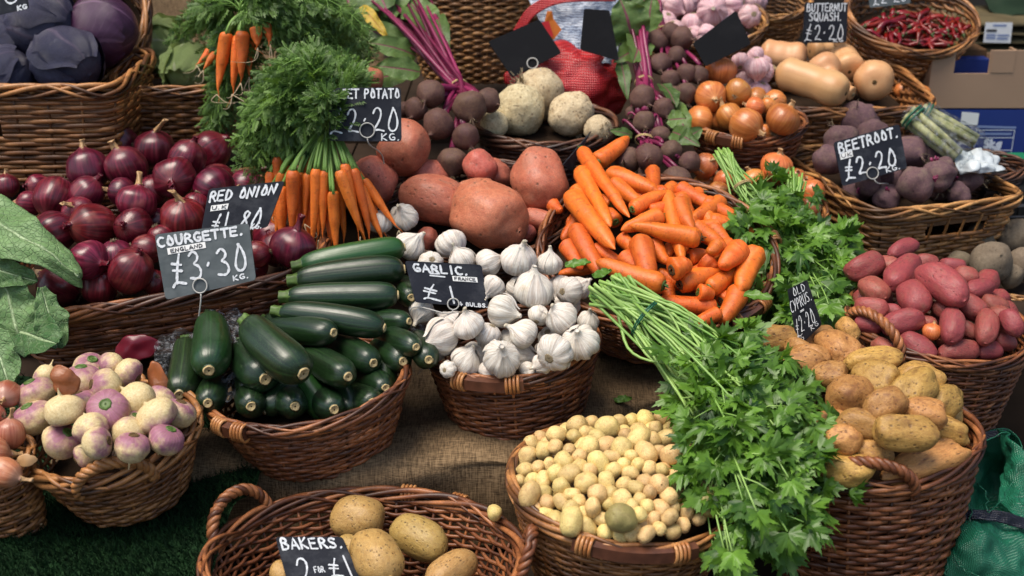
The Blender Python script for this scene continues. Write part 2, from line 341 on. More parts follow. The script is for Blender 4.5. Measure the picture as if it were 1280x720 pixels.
leafm('savoy_leaf', (.20, .34, .085), (.44, .54, .21), .5, .15, True, (.44, .52, .26), (.5, .56, .32), 40, .8, .4, .8)
leafm('red_cabbage_leaf', (.010, .008, .018), (.066, .066, .122), .34, .0, True, (.045, .038, .078), (.085, .068, .11), 14, .5, .5)
leafm('purple_cabbage_leaf', (.018, .006, .020), (.055, .015, .050), .34, .0, True, (.12, .05, .115), (.14, .07, .13), 22, .3, .5)
leafm('yellow_leaf', (.40, .26, .02), (.55, .40, .05), .5, .15, True, (.5, .3, .06), (.45, .2, .05))
@reg('beet_stem')
def _():
    m = Mat('beet_stem', .36, .5); c = m.coord(False); t = m.attr('tone'); b = m.ramp(m.math('ADD', m.math('MULTIPLY', t, .7), m.math('MULTIPLY', m.noise(c, 50, 3), .4)), [(.2, (.07, .005, .022)), (.9, (.25, .022, .085))]); m.set(Base_Color=b); m.bump(m.noise(c, 240, 2), .2, .001); return m.done()
@reg('parsley_stem')
def _():
    m = Mat('parsley_stem', .4, .45); c = m.coord(False); t = m.attr('tone'); m.set(Base_Color=m.ramp(m.math('ADD', m.math('MULTIPLY', t, .7), m.math('MULTIPLY', m.noise(c, 60, 3), .4)), [(.15, (.11, .26, .035)), (.9, (.30, .46, .12))])); return m.done()
@reg('chilli')
def _():
    m = Mat('chilli', .25, .5); m.set(Base_Color=m.vary(m.ramp(m.noise(m.coord(), 2, 2), [(.3, (.10, .003, .004)), (.7, (.22, .006, .008))]), .4, .02)); return m.done()
@reg('hessian')
def _():
    m = Mat('hessian', .9, .15); c = m.coord(False); w1 = m.noise(m.scaled(c, 60, 620, 620), 1.0, 2); w2 = m.noise(m.scaled(c, 620, 60, 60), 1.0, 2); w = m.math('MULTIPLY', m.math('ADD', w1, w2), .5)
    b = m.ramp(w, [(.36, (.060, .038, .020)), (.64, (.27, .18, .098))]); b = m.mix(m.ramp(m.noise(c, 9, 4), [(.45, 0.0), (.75, .6)]), b, (.07, .045, .026)); m.set(Base_Color=b); m.bump(w, .6, .0015); return m.done()
@reg('turf')
def _():
    m = Mat('turf', .8, .2); c = m.coord(False); t = m.attr('tone'); m.set(Base_Color=m.ramp(m.math('ADD', m.math('MULTIPLY', t, .6), m.math('MULTIPLY', m.noise(c, 40, 3), .5)), [(.2, (.004, .013, .005)), (.9, (.014, .055, .014))])); return m.done()
def woven(name, a, b_, scale, rough=.4, wrinkle=60):
    m = Mat(name, rough, .5); c = m.coord(False)
    w1 = m.n('ShaderNodeTexWave', {'Vector': c, 'Scale': scale, 'Distortion': .4}, out=1, bands_direction='X'); w2 = m.n('ShaderNodeTexWave', {'Vector': c, 'Scale': scale, 'Distortion': .4}, out=1, bands_direction='Z')
    w = m.math('MULTIPLY', m.math('ADD', w1, .2), m.math('ADD', w2, .2)); nz = m.noise(c, wrinkle, 4)
    m.set(Base_Color=m.mix(m.ramp(nz, [(.35, 0.0), (.7, .7)]), m.ramp(w, [(.05, b_), (.9, a)]), b_)); m.bump(m.math('ADD', w, m.math('MULTIPLY', nz, 2.0)), .5, .002); MT[name] = m.done()
woven('green_sack', (.022, .19, .105), (.010, .095, .052), 160, .3); woven('sack_hem', (.022, .024, .040), (.012, .013, .024), 160)
woven('red_net', (.62, .030, .034), (.26, .008, .010), 75, .35, 30)
@reg('film_blue')
def _():
    m = Mat('film_blue', .25, .6); c = m.coord(False); nz = m.noise(m.scaled(c, 1, 1, 4), 60, 5, .7); w = m.n('ShaderNodeTexWave', {'Vector': c, 'Scale': 80.0, 'Distortion': 7.0, 'Detail': 4.0}, out=1, bands_direction='Z')
    m.set(Base_Color=m.mix(m.ramp(w, [(.2, .25), (.5, 1.0)]), (.05, .06, .10), m.ramp(nz, [(.38, (.10, .14, .22)), (.62, (.42, .47, .56))]))); m.bump(nz, .6, .004); return m.done()
@reg('clear_film')
def _():
    m = Mat('clear_film', .12, .6, (.75, .78, .80)); c = m.coord(False); nz = m.noise(c, 120, 4, .7); m.bump(nz, .9, .004)
    tr = m.n('ShaderNodeBsdfTransparent', {'Color': (.9, .92, .93)}); mx = m.nt.nodes.new('ShaderNodeMixShader'); m.put(mx.inputs[0], m.ramp(nz, [(.48, .05), (.72, .60)]))
    m.nt.links.new(tr, mx.inputs[1]); m.nt.links.new(m.b.outputs[0], mx.inputs[2]); m.nt.links.new(mx.outputs[0], m.out.inputs[0]); m.set(Base_Color=(.30, .32, .34)); return m.done()
@reg('celery')
def _():
    m = Mat('celery', .45, .4); c = m.coord(False); m.set(Base_Color=m.ramp(m.noise(m.scaled(c, 1, 1, .3), 70, 4), [(.35, (.20, .22, .07)), (.65, (.50, .47, .24))])); return m.done()
# ------------------------------------------------------------------ vegetable prototypes (unit size, several variants of each)
def nz(v, s, seed): return mnoise.noise(Vector((v[0] * s + seed * 7.3, v[1] * s - seed * 3.7, v[2] * s + seed * 1.9)))
def revolve(mb, prof, segs=28, fn=None, axis='z', tone=.5, jit=0, seed=0, fr=1.5, bend=0.0):
    """prof [(r, h)]; fn(theta, h, r) -> radius factor"""
    th = np.linspace(0, 2 * np.pi, segs, endpoint=False); pts = np.zeros((len(prof), segs, 3))
    for i, (r, h) in enumerate(prof):
        for j, a in enumerate(th):
            k = r * (fn(a, h, r) if fn else 1.0); p = np.array([k * math.cos(a), k * math.sin(a), h])
            if jit: p[:2] *= 1 + jit * nz(p, fr, seed)
            if axis == 'x': p = np.array([p[2], p[0], p[1]])
            pts[i, j] = p
    if bend: pts[..., 2] += bend * (1 - (2 * pts[..., 0] - 1) ** 2)
    mb.grid(pts, cv=True, tone=tone); b = mb.n - len(prof) * segs
    mb.f.append(tuple(b + i for i in reversed(range(segs)))); mb.f.append(tuple(b + (len(prof) - 1) * segs + i for i in range(segs)))
    return mb
def blob(seed, lump, freq, sub=24, sx=1, sy=1, sz=1, lump2=.0, bendy=0.0, e=1.0):
    mb = MB(); n = sub; prof_th = np.linspace(0.02, math.pi - .02, n); ph = np.linspace(0, 2 * np.pi, int(n * 1.5), endpoint=False); pts = np.zeros((n, len(ph), 3))
    for i, t in enumerate(prof_th):
        for j, a in enumerate(ph):
            d = np.array([math.cos(t), math.sin(t) * math.cos(a), math.sin(t) * math.sin(a)])
            k = 1 + lump * nz(d, freq, seed) + (lump2 * nz(d, freq * 3.2, seed + 9) if lump2 else 0); p = np.array([math.copysign(abs(d[0]) ** e, d[0]), d[1] * math.sin(t) ** (e - 1), d[2] * math.sin(t) ** (e - 1)]) * k * np.array([sx, sy, sz])
            if bendy: p[2] += bendy * (p[0] ** 2 - .3)
            pts[i, j] = p
    mb.grid(pts, cv=True); b = mb.n - n * len(ph); k = len(ph)
    mb.f.append(tuple(b + i for i in reversed(range(k)))); mb.f.append(tuple(b + (n - 1) * k + i for i in range(k))); return mb
PROTO = {}
def proto(kind, variants): PROTO[kind] = variants
def tuft(n, r0, z0, spread, ln, rad, seed, down=-1):
    rg = np.random.default_rng(seed); mb = MB()
    for i in range(n):
        a = rg.uniform(0, 6.283); q = rg.uniform(0, r0); p0 = np.array([q * math.cos(a), q * math.sin(a), z0]); d = np.array([math.cos(a) * spread * rg.uniform(.2, 1), math.sin(a) * spread * rg.uniform(.2, 1), down * ln * rg.uniform(.5, 1)])
        p1 = p0 + d * .5 + rg.normal(0, .03, 3); p2 = p0 + d + rg.normal(0, .05, 3); mb.tube([p0, p1, p2], [rad, rad * .8, rad * .3], 4, tone=rg.uniform())
    return mb
def make_onion(mat, skin, seed, tall=1.0, neck=1.0):
    rg = np.random.default_rng(seed); n = 3 + seed % 3; ph = rg.uniform(0, 6.28)
    body = [(.05, -.93), (.22, -.94), (.50, -.84), (.78, -.60), (.95, -.28), (1.0, .02), (.965, .34), (.85, .62), (.62, .83), (.36, .96), (.20, 1.04), (.14, 1.12)]
    body = catmull(np.array(body), 26); body[:, 1] *= tall; body[:, 0] = np.maximum(body[:, 0], .03)
    wob = lambda a, h, r: 1 + .025 * math.cos(n * a + ph) * (r > .3) + .012 * math.cos(11 * a + ph * 2)
    b = revolve(MB(), body, 32, wob, jit=.07, seed=seed, fr=1.1).mesh('onion_body', MT[mat])
    nk = [(.20, 1.0 * tall), (.16, 1.12 * tall), (.125, 1.12 * tall + .13 * neck), (.11, 1.12 * tall + .28 * neck), (.15, 1.12 * tall + .40 * neck), (.10, 1.12 * tall + .44 * neck), (.02, 1.12 * tall + .30 * neck)]
    mb = MB(); lean = rg.normal(0, .10, 2); revolve(mb, catmull(np.array(nk), 14), 14, lambda a, h, r: 1 + .28 * math.cos(3 * a + ph + h * 3) + .15 * math.cos(7 * a + h * 5), jit=.2, seed=seed, fr=4)
    v = mb.v[0]; hh = np.clip(v[:, 2] - tall, 0, None); v[:, 0] += lean[0] * hh * 3; v[:, 1] += lean[1] * hh * 3
    nm = mb.mesh('onion_neck', MT[skin]); rt = tuft(34, .17, -.92 * tall, .16, .20, .012, seed).mesh('root_tuft', MT['root_fibre'])
    return b, [('neck', nm), ('root_tuft', rt)]
proto('red_onion', [make_onion('red_onion', 'paper_skin' if s % 3 == 0 else 'red_skin', s, [.98, .88, 1.06, .92, 1.0][s % 5], [.7, 1.3, .5, .9, .35][s % 5]) for s in range(7)])
proto('yellow_onion', [make_onion('yellow_onion', 'paper_skin', 20 + s, [.90, .98, .86, .94][s % 4], [.6, .9, .4, .7][s % 4]) for s in range(5)])
proto('shallot', [make_onion('shallot', 'paper_skin', 40 + s, [1.25, 1.4, 1.1][s], 1.5) for s in range(3)])
def make_garlic(mat, seed, neck=1.0):
    rg = np.random.default_rng(seed); n = int(rg.integers(7, 11)); ph = rg.uniform(0, 6.28); amp = rg.uniform(.05, .10)
    body = catmull(np.array([(.04, -.70), (.25, -.74), (.58, -.68), (.88, -.42), (1.0, -.08), (.97, .22), (.78, .52), (.48, .74), (.27, .90), (.17, 1.06), (.13, 1.22)]), 26); body[:, 0] = np.maximum(body[:, 0], .03)
    lob = lambda a, h, r: 1 - amp * 1.4 * (1 - abs(math.cos((n * a + ph) / 2 + .18 * h))) ** 1.5 * min(1, r * 1.6) + .03 * math.cos(2 * a + ph)
    mb = revolve(MB(), body, 54, lob, jit=.10, seed=seed, fr=1.3); v = mb.v[0]; q = np.clip(v[:, 2] - .4, 0, None); ln = rg.normal(0, .16, 2); v[:, 0] += ln[0] * q; v[:, 1] += ln[1] * q
    b = mb.mesh('garlic_body', MT[mat]); c = MB(); h0 = 1.05
    nk = catmull(np.array([(.17, h0 - .15), (.14, h0 + .05), (.11, h0 + .2 * neck), (.12, h0 + .34 * neck), (.085, h0 + .40 * neck), (.02, h0 + .36 * neck)]), 12)
    revolve(c, nk, 12, lambda a, h, r: 1 + .2 * math.cos(5 * a + h * 4), jit=.25, seed=seed, fr=5); v = c.v[0]; q = np.clip(v[:, 2] - .4, 0, None); v[:, 0] += ln[0] * q; v[:, 1] += ln[1] * q
    rt = tuft(46, .22, -.70, .12, .10, .012, seed); revolve(rt, [(.24, -.66), (.26, -.73), (.18, -.77), (.03, -.76)], 16, jit=.3, seed=seed, fr=6)
    fl = MB()                                                            # loose papery wrapper peeling off one side
    for k in range(2):
        a0 = rg.uniform(0, 6.28); w = rg.uniform(.35, .7); us = np.linspace(-w, w, 9); vs = np.linspace(-.2, 1.0, 8); g = np.zeros((9, 8, 3))
        for i, u in enumerate(us):
            for j, vv in enumerate(vs):
                r = np.interp(vv, body[:, 1], body[:, 0]) * lob(a0 + u, vv, 1) * 1.02 + .03 + .20 * max(0, vv - .45) ** 1.4 * rg.uniform(.8, 1.25) + .05 * max(0, abs(u) / w - .6); g[i, j] = (r * math.cos(a0 + u), r * math.sin(a0 + u), vv + .04 * math.sin(9 * u + k))
        fl.grid(g)
    return b, [('neck', c.mesh('garlic_neck', MT['garlic_neck'])), ('root_plate', rt.mesh('root_plate', MT['root_fibre'])), ('loose_skin', fl.mesh('loose_skin', MT[mat]))]
proto('garlic_bulb', [make_garlic('garlic', 60 + s, [.6, 1.0, .3, .8][s % 4]) for s in range(8)])
proto('pink_garlic', [make_garlic('pink_garlic', 80 + s, [.4, .7, .2][s % 3]) for s in range(4)])
def make_carrot(seed, mat='carrot', tail=0.0, slim=.28):
    rg = np.random.default_rng(seed); e = rg.uniform(-.05, .05); blunt = rg.uniform(.16, .38) if not tail else .16
    pr = [(.20, 0.0), (.48, .006), (.76, .026), (.95, .07), (1.0, .13), (.94, .3), (.84, .5), (.72 + e, .7), (.55 + e, .86), (blunt + .08, .95), (blunt * .6, .985), (.04, 1.0)]
    if tail: pr = pr[:7] + [(.70, .62), (.54, .76), (.37, .88), (.22, .96), (.11, 1.02), (.05, 1.09), (.02, 1.12 + tail)]
    rows = catmull(np.array(pr), 34); rows[:, 0] = np.maximum(rows[:, 0], .015)
    mb = revolve(MB(), rows, 18, lambda a, h, r: 1 + .03 * math.sin(h * 60 + seed) * .4 + .02 * math.cos(2 * a), axis='x', jit=.12, seed=seed, fr=2.2)
    v = mb.v[0]; bz, by = rg.normal(0, .9, 2) if not tail else rg.normal(0, 1.3, 2); q = v[:, 0]; v[:, 2] += bz * .22 * q * (1 - q) * 2 + nzv(q, seed) * .18; v[:, 1] += by * .22 * q * (1 - q) * 2
    if tail: w = np.clip(q - .9, 0, None); v[:, 1] += np.sin(w * 9 + seed) * w * 1.6; v[:, 2] += np.cos(w * 7 + seed) * w * 1.2
    cr = MB(); revolve(cr, [(.52, .008), (.50, -.004), (.34, -.010), (.30, .0), (.04, .001)], 14, axis='x', jit=.3, seed=seed, fr=5)
    if not tail:
        for k in range(5): a = rg.uniform(0, 6.28); q = rg.uniform(0, .25); cr.tube([(-.004, q * math.cos(a), q * math.sin(a)), (-.02 - .02 * rg.uniform(), q * 1.3 * math.cos(a), q * 1.3 * math.sin(a))], [.07, .05], 5)
    return mb.mesh('carrot_root', MT[mat]), [('crown', cr.mesh('crown', MT['stub_green' if seed % 2 else 'stub_brown']))]
def nzv(q, seed): return np.array([mnoise.noise(Vector((x * 4, seed * 3.3, 0))) for x in q])
proto('carrot', [make_carrot(100 + s) for s in range(8)])
proto('bunch_carrot', [make_carrot(120 + s, 'bunch_carrot', [.25, .12, .4, .18, .3, .1][s]) for s in range(6)])
def make_courgette(seed):
    rg = np.random.default_rng(seed); ph = rg.uniform(0, 6.28)
    rows = catmull(np.array([(.50, 0.0), (.60, .02), (.74, .07), (.86, .16), (.96, .34), (1.0, .55), (1.0, .74), (.93, .87), (.76, .945), (.52, .985), (.30, 1.0)]), 34)
    mb = revolve(MB(), rows, 30, lambda a, h, r: 1 + .018 * math.cos(5 * a + ph) + .008 * math.cos(10 * a + ph), axis='x', jit=.07, seed=seed, fr=1.6, bend=rg.normal(0, .12))
    st = MB(); revolve(st, catmull(np.array([(.56, .02), (.46, -.01), (.38, -.05), (.40, -.085), (.36, -.10), (.05, -.102)]), 12), 15, lambda a, h, r: 1 + .16 * math.cos(5 * a + ph), axis='x')
    sc = MB(); revolve(sc, [(.30, .992), (.31, 1.006), (.25, 1.014), (.22, 1.010), (.05, 1.008)], 14, axis='x', jit=.2, seed=seed, fr=5)
    return mb.mesh('courgette_body', MT['courgette']), [('stalk', st.mesh('stalk', MT['stub_green'])), ('cut_end', sc.mesh('cut_end', MT['cut_tan']))]
proto('courgette', [make_courgette(140 + s) for s in range(6)])
proto('sweet_potato', [(blob(160 + s, .17, 1.2, 34, 1, .96, .96, .02, [0, .1, -.08, .05][s % 4], e=.86).mesh('sweet_potato_body', MT['sweet_potato']), []) for s in range(5)])
proto('potato', [(blob(170 + s, .24, 1.1, 34, 1, 1, .94, .03, [0, .12, -.10, .05, .16][s % 5], e=.86).mesh('potato_body', MT['potato']), []) for s in range(7)])
proto('baking_potato', [(blob(180 + s, .10, 1.1, 34, 1, .97, .95, .015, e=.86).mesh('baking_potato_body', MT['baker']), []) for s in range(4)])
proto('new_potato', [(blob(190 + s, .13, 1.1, 22, [1.06, 1.25, 1.0, 1.15, 1.3][s % 5], 1, .97, .0, e=.86).mesh('new_potato_body', MT['new_potato']), []) for s in range(8)])
proto('green_potato', [(blob(205 + s, .16, 1.2, 24, 1.1, 1, .97, .03).mesh('green_potato_body', MT['green_potato']), []) for s in range(2)])
proto('red_potato', [(blob(210 + s, .15, 1.1, 28, 1, 1, .95, .02, [0, .10, -.08][s % 3], e=.84).mesh('red_potato_body', MT['red_potato']), []) for s in range(6)])
proto('dusty_potato', [(blob(220 + s, .14, 1.2, 24, 1.1, 1, .95, .03).mesh('dusty_potato_body', MT['dusty_potato']), []) for s in range(4)])
def make_beet(seed, mat, tail=1.0, stubs=True):
    rg = np.random.default_rng(seed)
    pr = catmull(np.array([(.02, -1.0 - .9 * tail), (.035, -1.0 - .55 * tail), (.07, -1.0 - .2 * tail), (.17, -1.02), (.42, -.88), (.76, -.60), (.96, -.22), (1.0, .12), (.90, .46), (.66, .74), (.38, .90), (.2, .95), (.04, .96)]), 30); pr[:, 0] = np.maximum(pr[:, 0], .015)
    mb = revolve(MB(), pr, 26, None, jit=.30 if stubs else .18, seed=seed, fr=1.3); v = mb.v[0]; w = np.clip(-v[:, 2] - 1.0, 0, None); a = rg.uniform(0, 6.28); v[:, 0] += np.sin(w * 2.0) * .45 * math.cos(a) + np.sin(w * 6 + seed) * .04 * (w > 0); v[:, 1] += np.sin(w * 2.0) * .45 * math.sin(a)
    ch = []
    if stubs:
        st = MB()
        for k in range(7): b = rg.uniform(0, 6.28); q = rg.uniform(.02, .2); l = rg.uniform(.12, .32); st.tube([(q * math.cos(b), q * math.sin(b), .88), (1.3 * q * math.cos(b), 1.3 * q * math.sin(b), .92 + l)], [.07, .05], 6, tone=rg.uniform())
        ch.append(('stem_stub', st.mesh('stem_stub', MT['beet_stem'])))
    ch.append(('root_hair', tuft(8, .08, -1.05, .35, .5, .010, seed).mesh('root_hair', MT['root_fibre']))); return mb.mesh('beet_body', MT[mat]), ch
proto('bunch_beetroot', [make_beet(240 + s, 'beetroot', [1.0, .7, 1.3, .9][s], False) for s in range(4)])
proto('beetroot', [make_beet(250 + s, 'dusty_beet', [.3, .5, .2, .4][s], True) for s in range(4)])
def make_turnip(seed):
    rg = np.random.default_rng(seed); t = [.25, .5, .15, .35][seed % 4]
    pr = catmull(np.array([(.03, -.86 - t), (.06, -.86 - t * .5), (.14, -.86), (.42, -.80), (.76, -.56), (.96, -.16), (1.0, .14), (.90, .48), (.66, .70), (.38, .79), (.24, .80)]), 28); pr[:, 0] = np.maximum(pr[:, 0], .02)
    mb = revolve(MB(), pr, 28, None, jit=.12, seed=seed, fr=1.3); cr = MB(); revolve(cr, catmull(np.array([(.30, .775), (.29, .83), (.23, .88), (.20, .86), (.14, .84), (.03, .845)]), 14), 16, lambda a, h, r: 1 + .06 * math.cos(9 * a), jit=.15, seed=seed, fr=4)
    return mb.mesh('turnip_body', MT['turnip']), [('crown', cr.mesh('crown', MT['stub_brown' if seed % 2 else 'stub_green']))]
proto('turnip', [make_turnip(260 + s) for s in range(6)])
def make_celeriac(seed):
    mb = blob(seed, .11, 1.4, 40, 1, 1, .97, .025); v = mb.v[0]
    for i in range(len(v)): v[i] *= 1 + .018 * nz(v[i], 7, seed) + .014 * nz(v[i], 16, seed)
    rt = tuft(26, .35, -.86, .5, .35, .03, seed); return mb.mesh('celeriac_body', MT['celeriac']), [('root_tuft', rt.mesh('root_tuft', MT['root_fibre']))]
proto('celeriac', [make_celeriac(280 + s) for s in range(3)])
def make_squash(seed, neck=.74):
    rg = np.random.default_rng(seed); pr = catmull(np.array([(.10, .0), (.40, .012), (.62, .05), (neck, .14), (neck * .97, .30), (neck * 1.0, .45), (.90, .60), (1.0, .74), (.95, .87), (.70, .96), (.38, .992), (.08, .995)]), 36)
    mb = revolve(MB(), pr, 30, lambda a, h, r: 1 + .015 * math.cos(5 * a), axis='x', jit=.08, seed=seed, fr=1.3, bend=rg.normal(0, .15))
    st = MB(); revolve(st, catmull(np.array([(.22, .02), (.17, -.01), (.14, -.045), (.20, -.07), (.17, -.085), (.03, -.085)]), 12), 15, lambda a, h, r: 1 + .15 * math.cos(5 * a), axis='x'); bl = MB(); revolve(bl, [(.13, .992), (.11, 1.0), (.03, .998)], 12, axis='x', jit=.3, seed=seed, fr=6)
    return mb.mesh('squash_body', MT['squash']), [('stalk', st.mesh('stalk', MT['squash_stem'])), ('blossom_scar', bl.mesh('blossom_scar', MT['stub_brown']))]
proto('butternut_squash', [make_squash(290 + s, [.70, .92, .56][s]) for s in range(3)])
def make_chilli(seed):
    rg = np.random.default_rng(seed); t = np.linspace(0, 1, 14); c = rg.normal(0, .16); mb = MB(); mb.tube(np.column_stack([t, c * np.sin(t * 3) + .03 * np.sin(t * 9 + seed), c * .7 * t * t]), np.interp(t, [0, .06, .2, .6, .9, 1], [.03, .085, .10, .075, .03, .008]), 10)
    st = MB(); st.tube([(.03, 0, 0), (-.01, 0, 0), (-.06, .01, .01), (-.14, .03, .02)], [.085, .06, .022, .024], 7); return mb.mesh('chilli_body', MT['chilli']), [('stalk', st.mesh('stalk', MT['chilli_stalk']))]
proto('chilli', [make_chilli(310 + s) for s in range(5)])
def leafshell(seed, lat0, lat1, w0, w1, rad, curl, crinkle=.0, n=18):
    """one wrapping leaf of a cabbage: lon -w..w, lat lat0..lat1, with a curled ragged margin; uv for the veins"""
    rg = np.random.default_rng(seed); g = np.zeros((n, n, 3)); uv = np.zeros((n, n, 2)); ph = rg.uniform(0, 6.28)
    for i, v in enumerate(np.linspace(0, 1, n)):
        for j, u in enumerate(np.linspace(-1, 1, n)):
            shrink = math.sqrt(max(0.0, 1 - (max(0, v - .55) / .47) ** 2)); edge = max(abs(u), v if v > .5 else 0)
            la = lat0 + (lat1 - lat0) * v + .05 * math.sin(7 * u + ph) * v; lo = u * (w0 + (w1 - w0) * math.sin(math.pi * min(1, v * .75))) * (.35 + .65 * shrink) + .06 * math.sin(9 * v + ph)
            edge *= 1 + .16 * mnoise.noise(Vector((u * 6, v * 6, seed + 7)))
            r = rad + curl * max(0, edge - .72) ** 1.6 * 3 + .015 * math.sin(12 * u + ph) * edge + crinkle * mnoise.noise(Vector((u * 5, v * 8, seed))) + .012 * mnoise.noise(Vector((u * 2, v * 2, seed + 4)))
            g[i, j] = (r * math.cos(la) * math.cos(lo), r * math.cos(la) * math.sin(lo), r * math.sin(la)); uv[i, j] = (u, v)
    return g, uv
def make_cabbage(seed, mat, leaves=4, crinkle=0.0, sx=1.0, curl=.35):
    rg = np.random.default_rng(seed); g = []; body = MB(); bl = blob(seed, .06, 1.2, 36, 1, 1, 1, .012 + crinkle); v = bl.v[0]
    uvw = np.column_stack([np.sin(np.arctan2(v[:, 1], v[:, 2]) * 2.0), (v[:, 0] + 1) / 2]); bl.uv = [uvw]; bl.has_uv = True; v[:, 0] *= sx
    ch = []
    for k in range(leaves):
        g, uv = leafshell(seed * 13 + k, rg.uniform(-1.2, -.8), rg.uniform(.45, 1.05), .7, 1.15, 1.025 + .022 * k, curl * rg.uniform(.5, 1.2), crinkle); a = 6.283 * k / leaves + rg.uniform(-.4, .4)
        g = g @ np.array([[math.cos(a), math.sin(a), 0], [-math.sin(a), math.cos(a), 0], [0, 0, 1]]); g = g[..., [2, 0, 1]]; g[..., 0] *= sx; m = MB().grid(g, uv=uv, tone=rg.uniform(.2, .9)); ch.append(('outer_leaf', m.mesh('outer_leaf', MT[mat])))
    return bl.mesh('cabbage_head', MT[mat]), ch
proto('red_cabbage', [make_cabbage(330, 'red_cabbage_leaf', 4, curl=.13), make_cabbage(331, 'red_cabbage_leaf', 3, curl=.20), make_cabbage(334, 'purple_cabbage_leaf', 2, curl=.1)])
proto('savoy_cabbage', [make_cabbage(340, 'savoy_leaf', 5, .035, 1.05, .4), make_cabbage(341, 'savoy_leaf', 6, .04, 1.1, .5)])
proto('pointed_cabbage', [make_cabbage(345, 'lettuce_leaf', 5, .02, 1.35, .3)])
def spawn(kind, name, loc, M3, scale, variant=None, i=0):
    vs = PROTO[kind]; body, ch = vs[(variant if variant is not None else i) % len(vs)]; o = link(name, body); setmat(o, loc, M3, scale)
    for cn, cm in ch: link(cn, cm, o)
    return o
# ------------------------------------------------------------------ wicker baskets
def superell(rx, ry, n, N):
    t = np.linspace(0, 2 * np.pi, 4000); c, s = np.cos(t), np.sin(t); e = 2 / n
    x, y = rx * np.sign(c) * np.abs(c) ** e, ry * np.sign(s) * np.abs(s) ** e
    L = np.concatenate([[0], np.cumsum(np.hypot(np.diff(x), np.diff(y)))]); u = np.linspace(0, L[-1], N, endpoint=False)
    return np.column_stack([np.interp(u, L, x), np.interp(u, L, y)]), L[-1]
def outward(xy):
    d = np.roll(xy, -1, 0) - np.roll(xy, 1, 0); d /= np.linalg.norm(d, axis=1)[:, None] + 1e-12; return np.column_stack([d[:, 1], -d[:, 0]])
def rope(mb, path, rad, strands=3, pitch=.03, sides=6, tone=.5):
    p = np.asarray(path, float); n = len(p); tg = np.gradient(p, axis=0); tg /= np.linalg.norm(tg, axis=1)[:, None]; L = np.concatenate([[0], np.cumsum(np.linalg.norm(np.diff(p, axis=0), axis=1))])
    a = np.cross(tg, [.31, .77, .55]); a /= np.linalg.norm(a, axis=1)[:, None]; b = np.cross(tg, a)
    for k in range(strands):
        w = 2 * np.pi * (L / pitch + k / strands); q = p + (a * np.cos(w)[:, None] + b * np.sin(w)[:, None]) * rad * .58; mb.tube(q, rad * .60, sides, tone=RNG.uniform(.2, 1))
